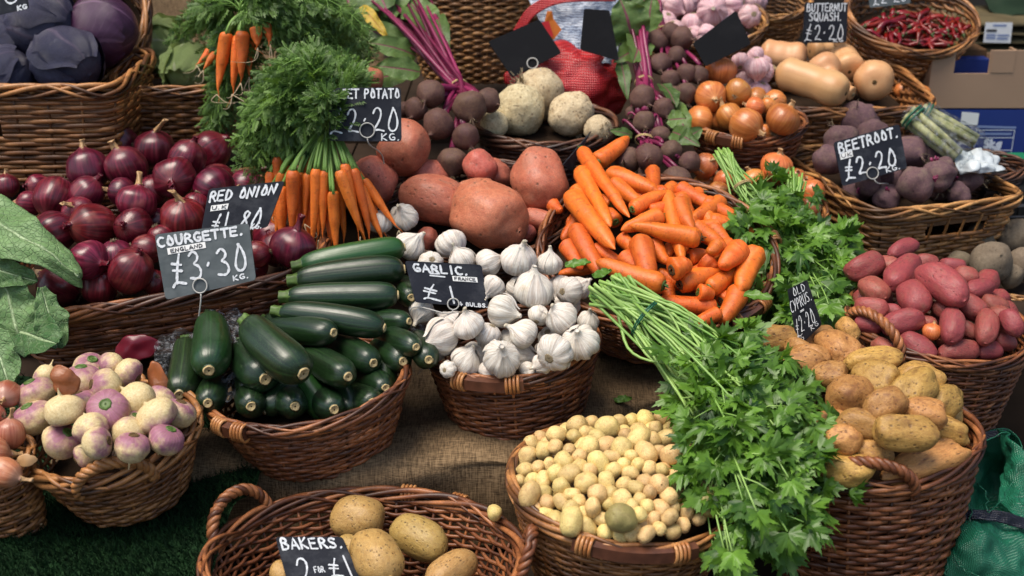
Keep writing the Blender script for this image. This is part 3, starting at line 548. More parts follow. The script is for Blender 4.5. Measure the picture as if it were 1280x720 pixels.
def basket(label, rim, rx, ry, h, taper=.7, n=2.0, tilt=0, roll=0, yaw=0, pitch=.0056, stake=.024, mat='wicker_red', handles=(), grips=(), lining=.62, rimr=.0062, group='wicker baskets on the stall', name='wicker_basket', hh=.05, hole=None):
    Rm = Matrix.Rotation(R(yaw), 3, 'Z') @ Matrix.Rotation(R(roll), 3, 'Y') @ Matrix.Rotation(R(tilt), 3, 'X'); Rn = np.array(Rm)
    root = empty(name, Vector(rim) - Rm @ Vector((0, 0, h)), label, 'basket', group); root.rotation_mode = 'QUATERNION'; root.rotation_quaternion = Rm.to_quaternion()
    S = lambda z: taper + (1 - taper) * np.clip(z / h, 0, 1) ** .85
    _, L = superell(rx, ry, n, 40); N = int(round(L * .9 / stake)); N += N % 2; per = 6; M = N * per; base, _ = superell(rx, ry, n, M); out = outward(base)
    k = np.arange(M) / per; rows = int(h / pitch); rz = pitch * .50; rr = pitch * .40; amp = .0013 + rr * .62; wall = MB(); rg = np.random.default_rng(int(abs(rim[0] * 1e4)) + 3); ang = np.linspace(0, 2 * np.pi, 6, endpoint=False)
    for i in range(rows):
        z = (i + .5) * pitch; s = S(z); seg = rg.uniform(0, 1, N // 2 + 1); off = rg.integers(0, N); rt = rg.uniform(.25, .75)
        ph = math.pi * (i % 2); rad = amp * np.cos(np.pi * k + ph); zz = z + pitch * .16 * np.sin(np.pi * k + ph + 1.2) + .0007 * np.sin(2 * np.pi * 3 * k / N + i * .7) + .0004 * np.sin(2 * np.pi * 11 * k / N + i * 2.3)
        c = np.column_stack([base * s + out * rad[:, None], zz]); o3 = np.column_stack([out, np.zeros(M)])
        thick = 1 + .16 * np.sin(2 * np.pi * k / 7.3 + i * 1.7)
        pts = c[:, None] + o3[:, None] * (np.cos(ang) * rr)[None, :, None] * thick[:, None, None] + np.array([0, 0, 1.])[None, None] * (np.sin(ang) * rz)[None, :, None] * thick[:, None, None]
        tone = np.clip(rt * .6 + .55 * seg[((k + off) % N // 2).astype(int)] - .08, 0, 1)
        if hole:                                                          # finger hole left in the weave
            th = np.arctan2(base[:, 1] / ry, base[:, 0] / rx); d = np.abs((th - R(hole[0]) + np.pi) % (2 * np.pi) - np.pi); keep = ~((d < R(hole[1])) & (hole[2] < z / h < hole[3]))
            if not keep.all():
                i0 = int(np.argmax(keep & ~np.roll(keep, 1))); order = np.roll(np.arange(M), -i0); order = order[keep[order]]; pp = pts[order]; wall.grid(pp, cv=True, tone=np.repeat(tone[order], 6)); continue
        wall.grid(pts, cu=True, cv=True, tone=np.repeat(tone, 6))
    wall.build('woven_wall', MT[mat], root)
    st = MB()
    for j in range(N):
        xy = base[j * per]; zs = np.linspace(0, h, 5); st.tube(np.column_stack([xy[0] * S(zs), xy[1] * S(zs), zs]), .0022, 5, tone=rg.uniform())
    st.build('stake_frame', MT[mat], root)
    rm = MB(); NN = 260; rb, L = superell(rx, ry, n, NN); ro = outward(rb); tw = max(3, int(L / .26)); a = np.arange(NN) / NN * 2 * np.pi
    for q in range(7):
        w = a * tw * (1 if q < 5 else -1.4) + q * 2 * np.pi / 5 + .25 * np.sin(a * 4 + q); c = np.column_stack([rb + ro * (np.cos(w) * rimr * (.62 if q < 5 else .80) + .001)[:, None], h + np.sin(w) * rimr * (1.15 if q < 5 else 1.3) + rimr * .3]); rm.tube(c, rimr * (.44 if q < 5 else .30) * (1 + .18 * np.sin(a * 5 + q)), 7, closed=True, tone=np.clip(.5 + .45 * np.sin(a * (3 + q) + q * 2.1 + rim[0] * 9), 0, 1))
    rm.build('rim', MT[mat], root)
    bs = MB(); bb, _ = superell(rx * taper, ry * taper, n, 48)
    def disc(mb, z, s, dome=0.0):
        bb, _ = superell(rx * s, ry * s, n, 48); r = np.array([1, .75, .5, .25, .03]); mb.grid(np.array([[(x * q, y * q, z + dome * (1 - q * q)) for x, y in bb] for q in r]), cv=True)
    disc(bs, .004, taper * .98); bs.build('base', MT[mat], root)
    if lining:
        ln = MB(); disc(ln, lining * h, S(lining * h) * .93, .012); ln.build('lining', MT['lining'], root)  # added dark disc under the top layer, so gaps read as shade
    def at(th, z, o=0.0):
        i = int(np.argmin(np.abs((np.arctan2(rb[:, 1] / ry, rb[:, 0] / rx) - R(th) + np.pi) % (2 * np.pi) - np.pi))); return i
    for th in handles:
        th, half = th if isinstance(th, tuple) else (th, 17); i0, i1 = at(th - half, h), at(th + half, h); p0, p1 = rb[i0], rb[i1]; o = (ro[i0] + ro[i1]) / 2; o /= np.linalg.norm(o); hd = MB()
        A = np.array([*p0, h - .014]); B = np.array([*p1, h - .014]); up = np.array([*(o * .30), 1.0]) * hh * 1.45; path = bez(A, A + up + (A - B) * .12, B + up - (A - B) * .12, B, 60); rope(hd, path, .0070, 3, .030); hd.build('handle', MT[mat], root)
    for th, half in grips:
        gp = MB(); idx = [at(q, h) for q in np.linspace(th - half, th + half, 22)]; idx = list(dict.fromkeys(idx)); rows_ = []
        for i in idx:
            c = rb[i] + ro[i] * .0075; o = ro[i]; rows_.append([(*(c + o * .006), h + .008), (*(c + o * .0075), h - .006), (*(c - o * .004), h - .008), (*(c - o * .004), h + .010)])
        b0 = gp.n; gp.grid(np.array(rows_), cv=True); gp.f.append((b0, b0 + 1, b0 + 2, b0 + 3)); e = b0 + (len(idx) - 1) * 4; gp.f.append((e + 3, e + 2, e + 1, e)); g = gp.build('grip', MT['grip_wood'], root, smooth=False)
        for fr in (.14, .86):
            bd = MB()
            for q in range(4):
                i = idx[int(np.clip(fr * (len(idx) - 1) + 0, 0, len(idx) - 1))]; tang = np.array([-ro[i][1], ro[i][0]]); c = rb[i] + ro[i] * .0075 + tang * (q - 1.5) * .0052; o = ro[i]; ring = []
                for w in np.linspace(0, 2 * np.pi, 12, endpoint=False): ring.append((*(c + o * .0095 * math.cos(w)), h + .001 + .0115 * math.sin(w)))
                bd.tube(np.array(ring), .0024, 5, closed=True, tone=rg.uniform(.2, .9))
            bd.build('binding', MT['binding'], g)
    return root
# ------------------------------------------------------------------ hand lettered price boards
def arc(cx, cy, rx, ry, a0, a1, n=9): return [(cx + rx * math.cos(R(a)), cy + ry * math.sin(R(a))) for a in np.linspace(a0, a1, n)]
GL = {'A': [[(0, 0), (.48, 1), (1, 0)], [(.18, .34), (.84, .34)]], 'B': [[(.05, 0), (.05, 1), (.55, 1), (.8, .82), (.72, .62), (.1, .54)], [(.5, .55), (.92, .38), (.9, .14), (.6, .0), (.05, 0)]],
 'C': [arc(.6, .5, .55, .5, 55, 305)], 'D': [[(.08, 0), (.05, 1), (.5, .92), (.9, .62), (.92, .35), (.6, .06), (.08, 0)]], 'E': [[(.9, 1), (.05, .97), (.05, .02), (.95, 0)], [(.05, .52), (.75, .52)]],
 'F': [[(.9, 1), (.05, .97), (.05, 0)], [(.05, .52), (.7, .52)]], 'G': [arc(.58, .52, .52, .48, 60, 290) + [(.95, .12), (.95, .45), (.6, .45)]], 'I': [[(.5, 1), (.5, 0)]], 'H': [[(.08, 1), (.05, 0)], [(.92, 1), (.95, 0)], [(.08, .52), (.92, .5)]], 'K': [[(.08, 1), (.08, 0)], [(.85, 1), (.1, .45), (.95, 0)]],
 'L': [[(.1, 1), (.08, 0), (.9, .02)]], 'M': [[(0, 0), (.15, 1), (.5, .3), (.85, 1), (1, 0)]], 'N': [[(.05, 0), (.08, 1), (.9, .05), (.95, 1)]], 'O': [[(.45, 1), (.12, .4), (.25, .05), (.8, .05), (.95, .35), (.62, .9), (.4, 1)]],
 'P': [[(.1, 0), (.08, 1), (.6, .98), (.9, .78), (.75, .52), (.1, .45)]], 'Q': [arc(.5, .5, .48, .5, 90, 450, 14), [(.55, .3), (1.0, -.08)]], 'R': [[(.08, 0), (.08, 1), (.6, .98), (.88, .76), (.7, .52), (.1, .47)], [(.45, .48), (1, 0)]],
 'S': [[(.92, .88), (.6, 1), (.2, .9), (.15, .66), (.5, .54), (.85, .38), (.85, .12), (.5, 0), (.05, .1)]], 'T': [[(0, 1), (1, 1)], [(.5, 1), (.48, 0)]], 'U': [[(.05, 1), (.08, .25), (.35, 0), (.7, .02), (.92, .3), (.95, 1)]], 'Q2': [],
 'Y': [[(0, 1), (.45, .5)], [(1, 1), (.3, 0)]], '0': [[(.55, 1), (.15, .42), (.12, .15), (.4, 0), (.8, .08), (.95, .4), (.75, .82), (.5, 1)]], '1': [[(.45, 1), (.55, 0)]], '2': [[(.08, .75), (.25, .97), (.6, 1), (.82, .78), (.6, .4), (.05, .02), (.5, .08), (1, .02)]],
 '3': [[(.15, .85), (.45, 1), (.8, .85), (.75, .65), (.35, .54), (.8, .45), (.95, .2), (.65, 0), (.05, .08)]], '4': [[(.6, 1), (.05, .35), (1, .38)], [(.7, .7), (.62, 0)]], '5': [[(.9, 1), (.2, 1), (.15, .58), (.6, .62), (.92, .4), (.85, .1), (.45, 0), (.05, .1)]],
 '8': [[(.8, .85), (.5, 1), (.2, .82), (.5, .55), (.9, .3), (.6, 0), (.15, .15), (.3, .45), (.75, .68), (.82, .85)]], '£': [[(.75, 1.0), (.45, .55), (.25, .05)], [(-.05, -.08), (.2, .06), (.95, -.05)], [(.15, .66), (.82, .58)], [(.08, .46), (.76, .40)]],
 '.': [[(.35, .0), (.5, .06)]], '·': [[(.35, .42), (.5, .5)]], '=': [[(0, .65), (1, .6)], [(0, .35), (1, .3)]], 'g': [[(.9, .65), (.5, .7), (.15, .45), (.3, .1), (.8, .15), (.9, .65), (.88, -.15), (.5, -.3), (.1, -.2)]], 'k': [[(.08, 1), (.08, 0)], [(.8, .65), (.1, .3), (.9, 0)]]}
CURVY = set('BCDGOPQRSU02358£g')
def chaikin(p, it=2):
    p = np.asarray(p, float)
    for _ in range(it):
        q = [p[0]]
        for a, b in zip(p[:-1], p[1:]): q += [a * .75 + b * .25, a * .25 + b * .75]
        q.append(p[-1]); p = np.array(q)
    return p
class Board:
    """a flat board: world corners; uv -> world"""
    def __init__(s, c, nrm): s.c = c; s.n = nrm; s.W = np.linalg.norm(c[1] - c[0]); s.H = np.linalg.norm(c[3] - c[0])
    def pt(s, u, v, h=0.0): return (s.c[0] * (1 - u) * (1 - v) + s.c[1] * u * (1 - v) + s.c[2] * u * v + s.c[3] * (1 - u) * v) + s.n * h
def strokes(mb, B, lines, w, h0=.0008, jit=.0):
    """lines: polylines in board (u, v); w stroke width in metres"""
    for ln in lines:
        p = np.array([B.pt(u, v) for u, v in ln]); n = len(p); d = np.gradient(p, axis=0); d /= np.linalg.norm(d, axis=1)[:, None] + 1e-12; sd = np.cross(B.n, d); ww = w * .5 * (1 + .22 * RNG.normal(0, 1, n).clip(-1, 1) * (n > 3)); h0 += .00008
        hh = h0 + np.linspace(0, .00006, n); L = p + sd * ww[:, None] + B.n * hh[:, None]; Rr = p - sd * ww[:, None] + B.n * hh[:, None]
        mb.grid(np.stack([L, Rr], 1))
        for e, sg in ((0, -1), (n - 1, 1)):
            a = np.linspace(-np.pi / 2, np.pi / 2, 7); fan = [p[e] + (d[e] * sg * math.cos(q) + sd[e] * math.sin(q)) * ww[e] + B.n * hh[e] for q in a]; mb.add(fan, [tuple(range(7))])
def text(mb, B, s, u0, u1, v0, v1, w, slope=0.0, h0=.0008):
    """fit the string into the box u0..u1, v0 (top) .. v1 (bottom) of the board"""
    adv = {'I': .45, '1': .45, '.': .4, '·': .45, ' ': .5, 'M': 1.15}; tot = sum(adv.get(c, 1.0) for c in s); x = 0.0; gap = .26; tot = sum(adv.get(c, .8) + gap for c in s) - gap
    for c in s:
        cw = adv.get(c, .8)
        if c in GL:
            ls = []
            for st in GL[c]:
                q = chaikin(st) if c in CURVY else np.array([np.array(a) * (1 - t) + np.array(b) * t for a, b in zip(st[:-1], st[1:]) for t in (0, .5)] + [st[-1]])
                jx, jy = RNG.normal(0, .02, 2)
                ls.append([(u0 + (u1 - u0) * ((x + (X + jx) * cw) / tot), v1 + (v0 - v1) * (Y + jy) + slope * ((x + X * cw) / tot)) for X, Y in q])
            strokes(mb, B, ls, w, h0 + RNG.uniform(0, .0002))
        x += cw + gap
def sign(label, corners, Y, lean=28, turn=0, texts=(), stickers=(), mat='slate', clip=None, thick=.0022, extra=(), group='chalked price boards', name='price_sign'):
    cx, cy = np.mean(corners, axis=0); p0 = P(cx, cy, Y); nrm = np.array([math.sin(R(turn)) * math.cos(R(lean)), -math.cos(R(turn)) * math.cos(R(lean)), math.sin(R(lean))])
    c = []
    for px, py in corners: d = ray(px, py); c.append(CAM + d * (np.dot(p0 - CAM, nrm) / np.dot(d, nrm)))
    c = np.array(c); B = Board(c, nrm); root = empty(name, (0, 0, 0), label, 'price sign', group)
    base = (c[2] + c[3]) / 2; mb = MB(); q = c - base; k = .07; ol = []
    for i in range(4):                                                    # slightly rounded corners
        a, b, d = q[i - 1], q[i], q[(i + 1) % 4]; la, ld = np.linalg.norm(a - b), np.linalg.norm(d - b); r = min(la, ld) * k
        for t in np.linspace(0, 1, 4): ol.append((1 - t) ** 2 * (b + (a - b) / la * r) + 2 * t * (1 - t) * b + t * t * (b + (d - b) / ld * r))
    ol = np.array(ol); n = len(ol); mb.add(np.concatenate([ol, ol - nrm * thick]), [tuple(reversed(range(n))), tuple(n + i for i in range(n))] + [(i, (i + 1) % n, n + (i + 1) % n, n + i) for i in range(n)])
    root.location = base; mb.build('board', MT[mat], root, smooth=False)
    Bl = Board(c - base, nrm)
    if texts or extra:
        mb = MB()
        for (s, u0, u1, v0, v1, w, sl) in texts: text(mb, Bl, s, u0, u1, v0, v1, w * Bl.W, sl)
        if extra: strokes(mb, Bl, extra[1], extra[0] * Bl.W)
        mb.build('lettering', MT['chalk'], root, smooth=False)
    for (s, u0, u1, v0, v1, sl) in stickers:
        mb = MB(); e = [(u0, v0), (u1, v0 + sl), (u1, v1 + sl), (u0, v1)]; lo = [Bl.pt(u, v, .0003) for u, v in e]; hi = [Bl.pt(u, v, .0009) for u, v in e]; mb.add(hi + lo, [(3, 2, 1, 0), (0, 1, 5, 4), (1, 2, 6, 5), (2, 3, 7, 6), (3, 0, 4, 7)]); stk = mb.build('origin_sticker', MT['sticker'], root, smooth=False)
        mb = MB(); text(mb, Bl, s, u0 + (u1 - u0) * .08, u1 - (u1 - u0) * .08, v0 + (v1 - v0) * .22, v1 - (v1 - v0) * .22, .010 * Bl.W, sl, .0012); mb.build('lettering', MT['ink'], stk, smooth=False)
    if clip:
        u, v, rr, foot = clip; mb = MB(); ctr = Bl.pt(u, v); ex = (Bl.c[1] - Bl.c[0]) / Bl.W; ey = np.cross(nrm, ex)
        ring = [ctr + (ex * math.cos(a) + ey * math.sin(a)) * rr + nrm * .0025 for a in np.linspace(0, 2 * np.pi, 26, endpoint=False)]; mb.tube(np.array(ring), .0011, 6, closed=True)
        f = np.asarray(foot) - base; st = ctr - ey * rr + nrm * .002; mb.tube(bez(st, st - ey * .02 + nrm * .003, f + np.array([0, 0, .03]), f, 14), .0011, 6); mb.build('wire_clip', MT['wire'], root)
    return root
# ------------------------------------------------------------------ leaves
def leaflet_template(n=31, seed=0, lobes=3, teeth=.17, curl=.22):
    """a lobed leaflet growing along +x from the origin, length 1, in the xy plane"""
    rg = np.random.default_rng(seed); out = []
    tips = [(1.0, 0.0, .36), (.84 + rg.uniform(-.08, .08), .78, .33), (.84 + rg.uniform(-.08, .08), -.78, .33)]
    ph = np.linspace(-1.35, 1.35, n)
    for k, a in enumerate(ph):
        r = max(t[0] * math.exp(-((a - t[1]) / t[2]) ** 2) for t in tips); r = max(r, .64 * (1 - (abs(a) / 1.5) ** 3)); r *= 1 + (teeth if k % 2 else -teeth) * (.5 + .5 * rg.uniform())
        out.append((r * math.cos(a), r * math.sin(a)))
    o = np.array(out); mid = o * .5; z = lambda p: -curl * (p ** 2).sum(1) + .10 * np.abs(p[:, 1]) + .06 * np.sin(5 * np.arctan2(p[:, 1], p[:, 0]) + seed) * np.hypot(p[:, 0], p[:, 1])
    v = np.concatenate([[[0, 0, 0]], np.column_stack([mid, z(mid)]), np.column_stack([o, z(o)])]); f = []
    for k in range(n - 1): f.append((1 + k, 1 + n + k, 2 + n + k, 2 + k)); f.append((0, 1 + k, 2 + k, 0))
    return v, f
def tri_ok(f): return [q if len(set(q)) == 4 else tuple(dict.fromkeys(q)) for q in f]
LT = [leaflet_template(31, s, teeth=[.10, .13, .11, .14, .12, .13][s], curl=[.15, .6, -.15, .35, .85, .1][s]) for s in range(6)]
class LeafBag:
    def __init__(s): s.items = [[] for _ in LT]
    def leaf(s, p, d, nrm, size, tone):
        """a leaf of three leaflets at p pointing along d"""
        F = frame_from(d, nrm)
        for a, k, off in ((0, 1.0, .38), (.95, .82, .12), (-.95, .82, .12)):
            ca, sa = math.cos(a), math.sin(a); tw = RNG.normal(0, .25); ct, st = math.cos(tw), math.sin(tw); Rz = np.array([[ca, -sa, 0], [sa, ca, 0], [0, 0, 1]]); Rx = np.array([[1, 0, 0], [0, ct, -st], [0, st, ct]]); M = F @ Rz @ Rx
            s.items[RNG.integers(len(LT))].append((M * size * k * RNG.uniform(.8, 1.15), p + F[:, 0] * size * off * .7, np.clip(tone + RNG.normal(0, .13), 0, 1)))
    def build(s, name, mat, parent, origin):
        mb = MB()
        for (tv, tf), it in zip(LT, s.items):
            if not it: continue
            quads = [q for q in tf if len(set(q)) == 4]; tris = [q[:3] for q in tf if len(set(q)) < 4]; n0 = mb.n
            mats = np.array([i[0] for i in it]); tr = np.array([i[1] for i in it]) - origin; tn = np.array([i[2] for i in it]); mb.instances(tv, quads, mats, tr, tn)
            k = len(tv); ta = (np.array(tris)[None] + (np.arange(len(it)) * k)[:, None, None] + n0).reshape(-1, 3); mb.f.extend(map(tuple, ta.tolist()))
        return mb.build(name, MT[mat], parent)
def ring_tie(mb, c, axis, rad, th=.0016, n=20, turns=1):
    F = frame_from(axis, (.2, .1, 1)); a = np.linspace(0, 2 * np.pi, n, endpoint=False)
    for k in range(turns): mb.tube(c + F[:, 0] * (k * th * 2.2) + np.outer(np.cos(a), F[:, 1]) * rad + np.outer(np.sin(a), F[:, 2]) * rad, th, 5, closed=True)
def parsley(label, cuts, tie, tie_r, ends, nst, leafsz, droop, density=5, dens0=.45, tie_mat='band_green', upn=(0, -.6, .8), seed=1, stem_r=.0016, name='parsley_bunch', tieturn=2):
    """cuts: pixel segment with the cut stem ends; ends: list of (px, py, Y) targets; stems run cut -> tie -> end"""
    rg = np.random.default_rng(seed); T = P(*tie); root = empty(name, T, label, 'parsley', 'bunches of flat parsley'); stems = MB(); bag = LeafBag(); c0, c1 = P(*cuts[0]), P(*cuts[1]); upn = np.array(upn)
    ax = T - (c0 + c1) / 2; F = frame_from(ax, upn)
    for i in range(nst):
        e = ends[i % len(ends)]; E = P(e[0] + rg.normal(0, 14), e[1] + rg.normal(0, 14), e[2] + rg.normal(0, .02)); q = rg.uniform(); off = (F[:, 1] * rg.normal(0, .55) + F[:, 2] * rg.normal(0, .35)) * tie_r
        A = c0 * (1 - q) + c1 * q + rg.normal(0, .004, 3) + F[:, 2] * rg.uniform(-.4, .6) * tie_r - F[:, 0] * rg.uniform(0, .012); B = T + off
        d0 = (B - A) / np.linalg.norm(B - A); ln = np.linalg.norm(E - B); a = bez(A, A + (B - A) * .4, B - d0 * .02, B, 6)[:-1]; b = bez(B, B + d0 * ln * .35, E + np.array([0, 0, ln * droop]) - (E - B) * .25, E, 14); path = np.concatenate([a, b]) - T; tn = rg.uniform(.1, 1)
        stems.tube(path, np.linspace(stem_r * 1.25, stem_r * .55, len(path)), 5, tone=tn)
        L = len(path)
        for k in range(density):
            f = dens0 + (1 - dens0) * (k + rg.uniform(0, .8)) / density; j = min(L - 2, int(f * (L - 1))); p = path[j]; tg = path[j + 1] - path[j]; tg /= np.linalg.norm(tg); sd = np.cross(tg, upn); sd /= np.linalg.norm(sd) + 1e-9; sg = 1 if k % 2 else -1
            d = tg * rg.uniform(.5, 1.0) + sd * sg * rg.uniform(.4, 1.0) + upn * rg.uniform(-.1, .55) + rg.normal(0, .2, 3); d /= np.linalg.norm(d); l = leafsz * rg.uniform(.7, 1.7); q = p + d * l + np.array([0, 0, -.12 * l]); stems.tube([p, p + d * l * .5, q], [stem_r * .55, stem_r * .45, stem_r * .35], 4, tone=tn)
            for a in (-.8, 0, .8):
                dd = d * math.cos(a) + np.cross(upn, d) * math.sin(a) + np.array([0, 0, -.25]); dd /= np.linalg.norm(dd); nn = upn + rg.normal(0, .62, 3); s2 = leafsz * rg.uniform(.65, 1.05); bag.leaf(q + T + dd * leafsz * .28, dd, nn, s2, np.clip(rg.normal(.5, .22), 0, 1))
        p = path[-1]; tg = path[-1] - path[-2]; tg /= np.linalg.norm(tg); bag.leaf(p + T, tg, upn + rg.normal(0, .4, 3), leafsz * 1.1, rg.uniform(.3, .9))
    stems.build('stem_bundle', MT['parsley_stem'], root); bag.build('foliage', 'parsley', root, T); tm = MB(); ring_tie(tm, np.zeros(3), ax, tie_r * 1.0, .0013, turns=tieturn); tm.build('tie', MT[tie_mat], root); return root
# feathery carrot tops
def pinna_template():
    v = []; f = []
    def lf(x, y, a, l, w):
        ca, sa = math.cos(a), math.sin(a); b = len(v)
        for px, py, pz in ((0, 0, 0), (l * .5, w * .5, .02), (l, 0, -.04), (l * .5, -w * .5, .02)): v.append((x + px * ca - py * sa, y + px * sa + py * ca, pz - .15 * (x + px) ** 2))
        f.append((b, b + 1, b + 2, b + 3))
    for i, x in enumerate(np.linspace(.12, .86, 5)):
        l = .46 * (1 - .5 * x); lf(x, 0, .70, l, .115); lf(x, 0, -.70, l, .115); lf(x + .16 * l, .13 * l, 1.35, l * .4, .07); lf(x + .16 * l, -.13 * l, -1.35, l * .4, .07)
    lf(.86, 0, 0, .34, .115); lf(.0, 0, 0, 1.0, .03); return np.array(v), f
PINNA = pinna_template()
def frond(mb_st, acc, path, size, rg, upn, tone):
    """main rib with side branches carrying feathery pinnae; acc collects (M, t, tone)"""
    L = len(path); mb_st.tube(path, np.linspace(.0017, .0006, L), 5, tone=tone)
    f0 = .22
    for k in range(9):
        f = f0 + (1 - f0) * k / 8.5; x = f * (L - 1); j = min(L - 2, int(x)); p = path[j] + (path[j + 1] - path[j]) * (x - j); tg = path[j + 1] - path[j]; tg /= np.linalg.norm(tg); n2 = upn + rg.normal(0, .35, 3); sd = np.cross(tg, n2); sd /= np.linalg.norm(sd) + 1e-9
        bl = size * (1.05 - .75 * f) * rg.uniform(.8, 1.2)
        for sg in (-1, 1):
            d = tg * .75 + sd * sg * .8 + rg.normal(0, .15, 3); d /= np.linalg.norm(d); droop = np.array([0, 0, -.18 * bl]); e = p + d * bl + droop; m = p + d * bl * .5; mb_st.tube([p, m, e], [.0007, .0005, .0003], 4, tone=tone)
            nb = 3
            for i in range(nb):
                g = .25 + .75 * i / (nb - .6); q = p + (e - p) * g
                for s2 in (-1, 1):
                    if i == nb - 1 and s2 == 1: dd = d
                    else:
                        s3 = np.cross(d, n2); s3 /= np.linalg.norm(s3) + 1e-9; dd = d * .75 + s3 * s2 * .75
                    dd = dd + rg.normal(0, .18, 3); sz = bl * .66 * (1.1 - .5 * g) * rg.uniform(.8, 1.2); acc.append((frame_from(dd, n2 + rg.normal(0, .5, 3)) * sz, q, np.clip(tone + rg.normal(0, .15), 0, 1)))
def carrot_bunch(label, tie, roots, fronds, seed, upn=(0, -.7, .7), fsize=.045, crown_py=None):
    """tie (px,py,Y); roots [(x1,y1,x2,y2,r,Y)] crown -> tip in pixels; fronds [(px,py,Y, lift)] end points"""
    rg = np.random.default_rng(seed); T = P(*tie); root = empty('carrot_bunch', T, label, 'carrots', 'bunches of carrots with their tops'); stems = MB(); acc = []; upn = np.array(upn); kids = []
    for i, (x1, y1, x2, y2, r, Y) in enumerate(roots):
        a, b = P(x1, y1, Y), P(x2, y2, Y - .015); L = np.linalg.norm(b - a); rw = pxm(x1, y1, Y, r) * .80; F = frame_from(b - a, TOCAM(a)); o = spawn('bunch_carrot', 'carrot', a - T, F, (L / 1.1, rw, rw), None, i + seed); o.parent = root; o.matrix_parent_inverse = Matrix.Identity(4); kids.append(o)
        d = (a - b) / L
        for k in range(4): q = rg.normal(0, rw * .22, 3); stems.tube(bez(a + q - d * .004, a + q + d * .02, (T - a) * .7 + a + q, T + rg.normal(0, .003, 3), 9) - T, np.linspace(.0026, .0018, 9), 6, tone=rg.uniform(.2, 1))
    for (px, py, Y, lift) in fronds:
        E = P(px, py, Y); ln = np.linalg.norm(E - T); up = np.array([0, -.05, 1.0]) * lift; S = T + rg.normal(0, .004, 3); path = bez(S, S + up * .9 + (E - S) * .15, E + up * .75 - (E - S) * .2, E, 16); frond(stems, acc, path - T, fsize * rg.uniform(.8, 1.2), rg, upn, np.clip(rg.normal(.5, .2), 0, 1))
    for (x1, y1, x2, y2, r, Y), o in zip(roots, kids):
        b = P(x2, y2, Y - .018) - T; hair = MB()
        for k in range(2): q = rg.normal(0, 1, 3); ln = rg.uniform(.012, .034); hair.tube(bez(b, b + np.array([q[0] * .006, -.004, -ln * .5]), b + np.array([q[0] * .014, -.008, -ln]), b + np.array([q[1] * .022, -.010, -ln * rg.uniform(.5, 1.1)]), 9), np.linspace(.0009, .0003, 9), 4)
        hb = hair.build('root_hair', MT['root_pale'], o); hb.matrix_parent_inverse = o.matrix_basis.inverted()
    stems.build('stem_bundle', MT['stem_green'], root); mb = MB(); mb.instances(PINNA[0], PINNA[1], np.array([a[0] for a in acc]), np.array([a[1] for a in acc]), np.array([a[2] for a in acc])); mb.build('foliage', MT['carrot_leaf'], root)
    return root, T
def leaf_grid(base, tip, width, nrm, bend=.2, ruffle=.05, seed=0, nu=15, nv=24, stalk=0.0, shape='oval', cup=.15):
    """world grid of a broad leaf from base to tip; returns (grid, uv)"""
    b, t = np.asarray(base, float), np.asarray(tip, float); L = np.linalg.norm(t - b); F = frame_from(t - b, nrm); g = np.zeros((nv, nu, 3)); uv = np.zeros((nv, nu, 2)); rg = np.random.default_rng(seed); ph = rg.uniform(0, 6.28, 4)
    for i, v in enumerate(np.linspace(0, 1, nv)):
        if shape == 'oval': w = math.sin(math.pi * (v * .93 + .05) ** .8) ** .75
        elif shape == 'fan': w = min(1, .25 + 1.5 * v) * math.sqrt(max(0, 1 - max(0, (v - .62) / .385) ** 2))
        else: w = max(.06, math.sin(math.pi * min(1, max(0, (v - .12) / .9)) ** .85) ** .8)
        w = max(w, .04)
        for j, u in enumerate(np.linspace(-1, 1, nu)):
            au = abs(u); x = v * L + .03 * L * math.sin(8 * v + ph[0]) * au * .5; y = u * width * .5 * w * (1 + .08 * math.sin(13 * v + ph[1] + (u > 0) * 2)); z = bend * L * (4 * v * (1 - v)) * .5 - bend * L * v * v * .4 + cup * width * (au ** 2) * .5
            z += ruffle * width * au ** 1.5 * (math.sin(17 * v + ph[2] + (u > 0) * 1.7) + .5 * math.sin(31 * v + ph[3])) + .5 * ruffle * width * mnoise.noise(Vector((u * 2.2, v * 5, seed)))
            g[i, j] = b + F[:, 0] * x + F[:, 1] * y + F[:, 2] * z; uv[i, j] = (u, v)
    return g, uv
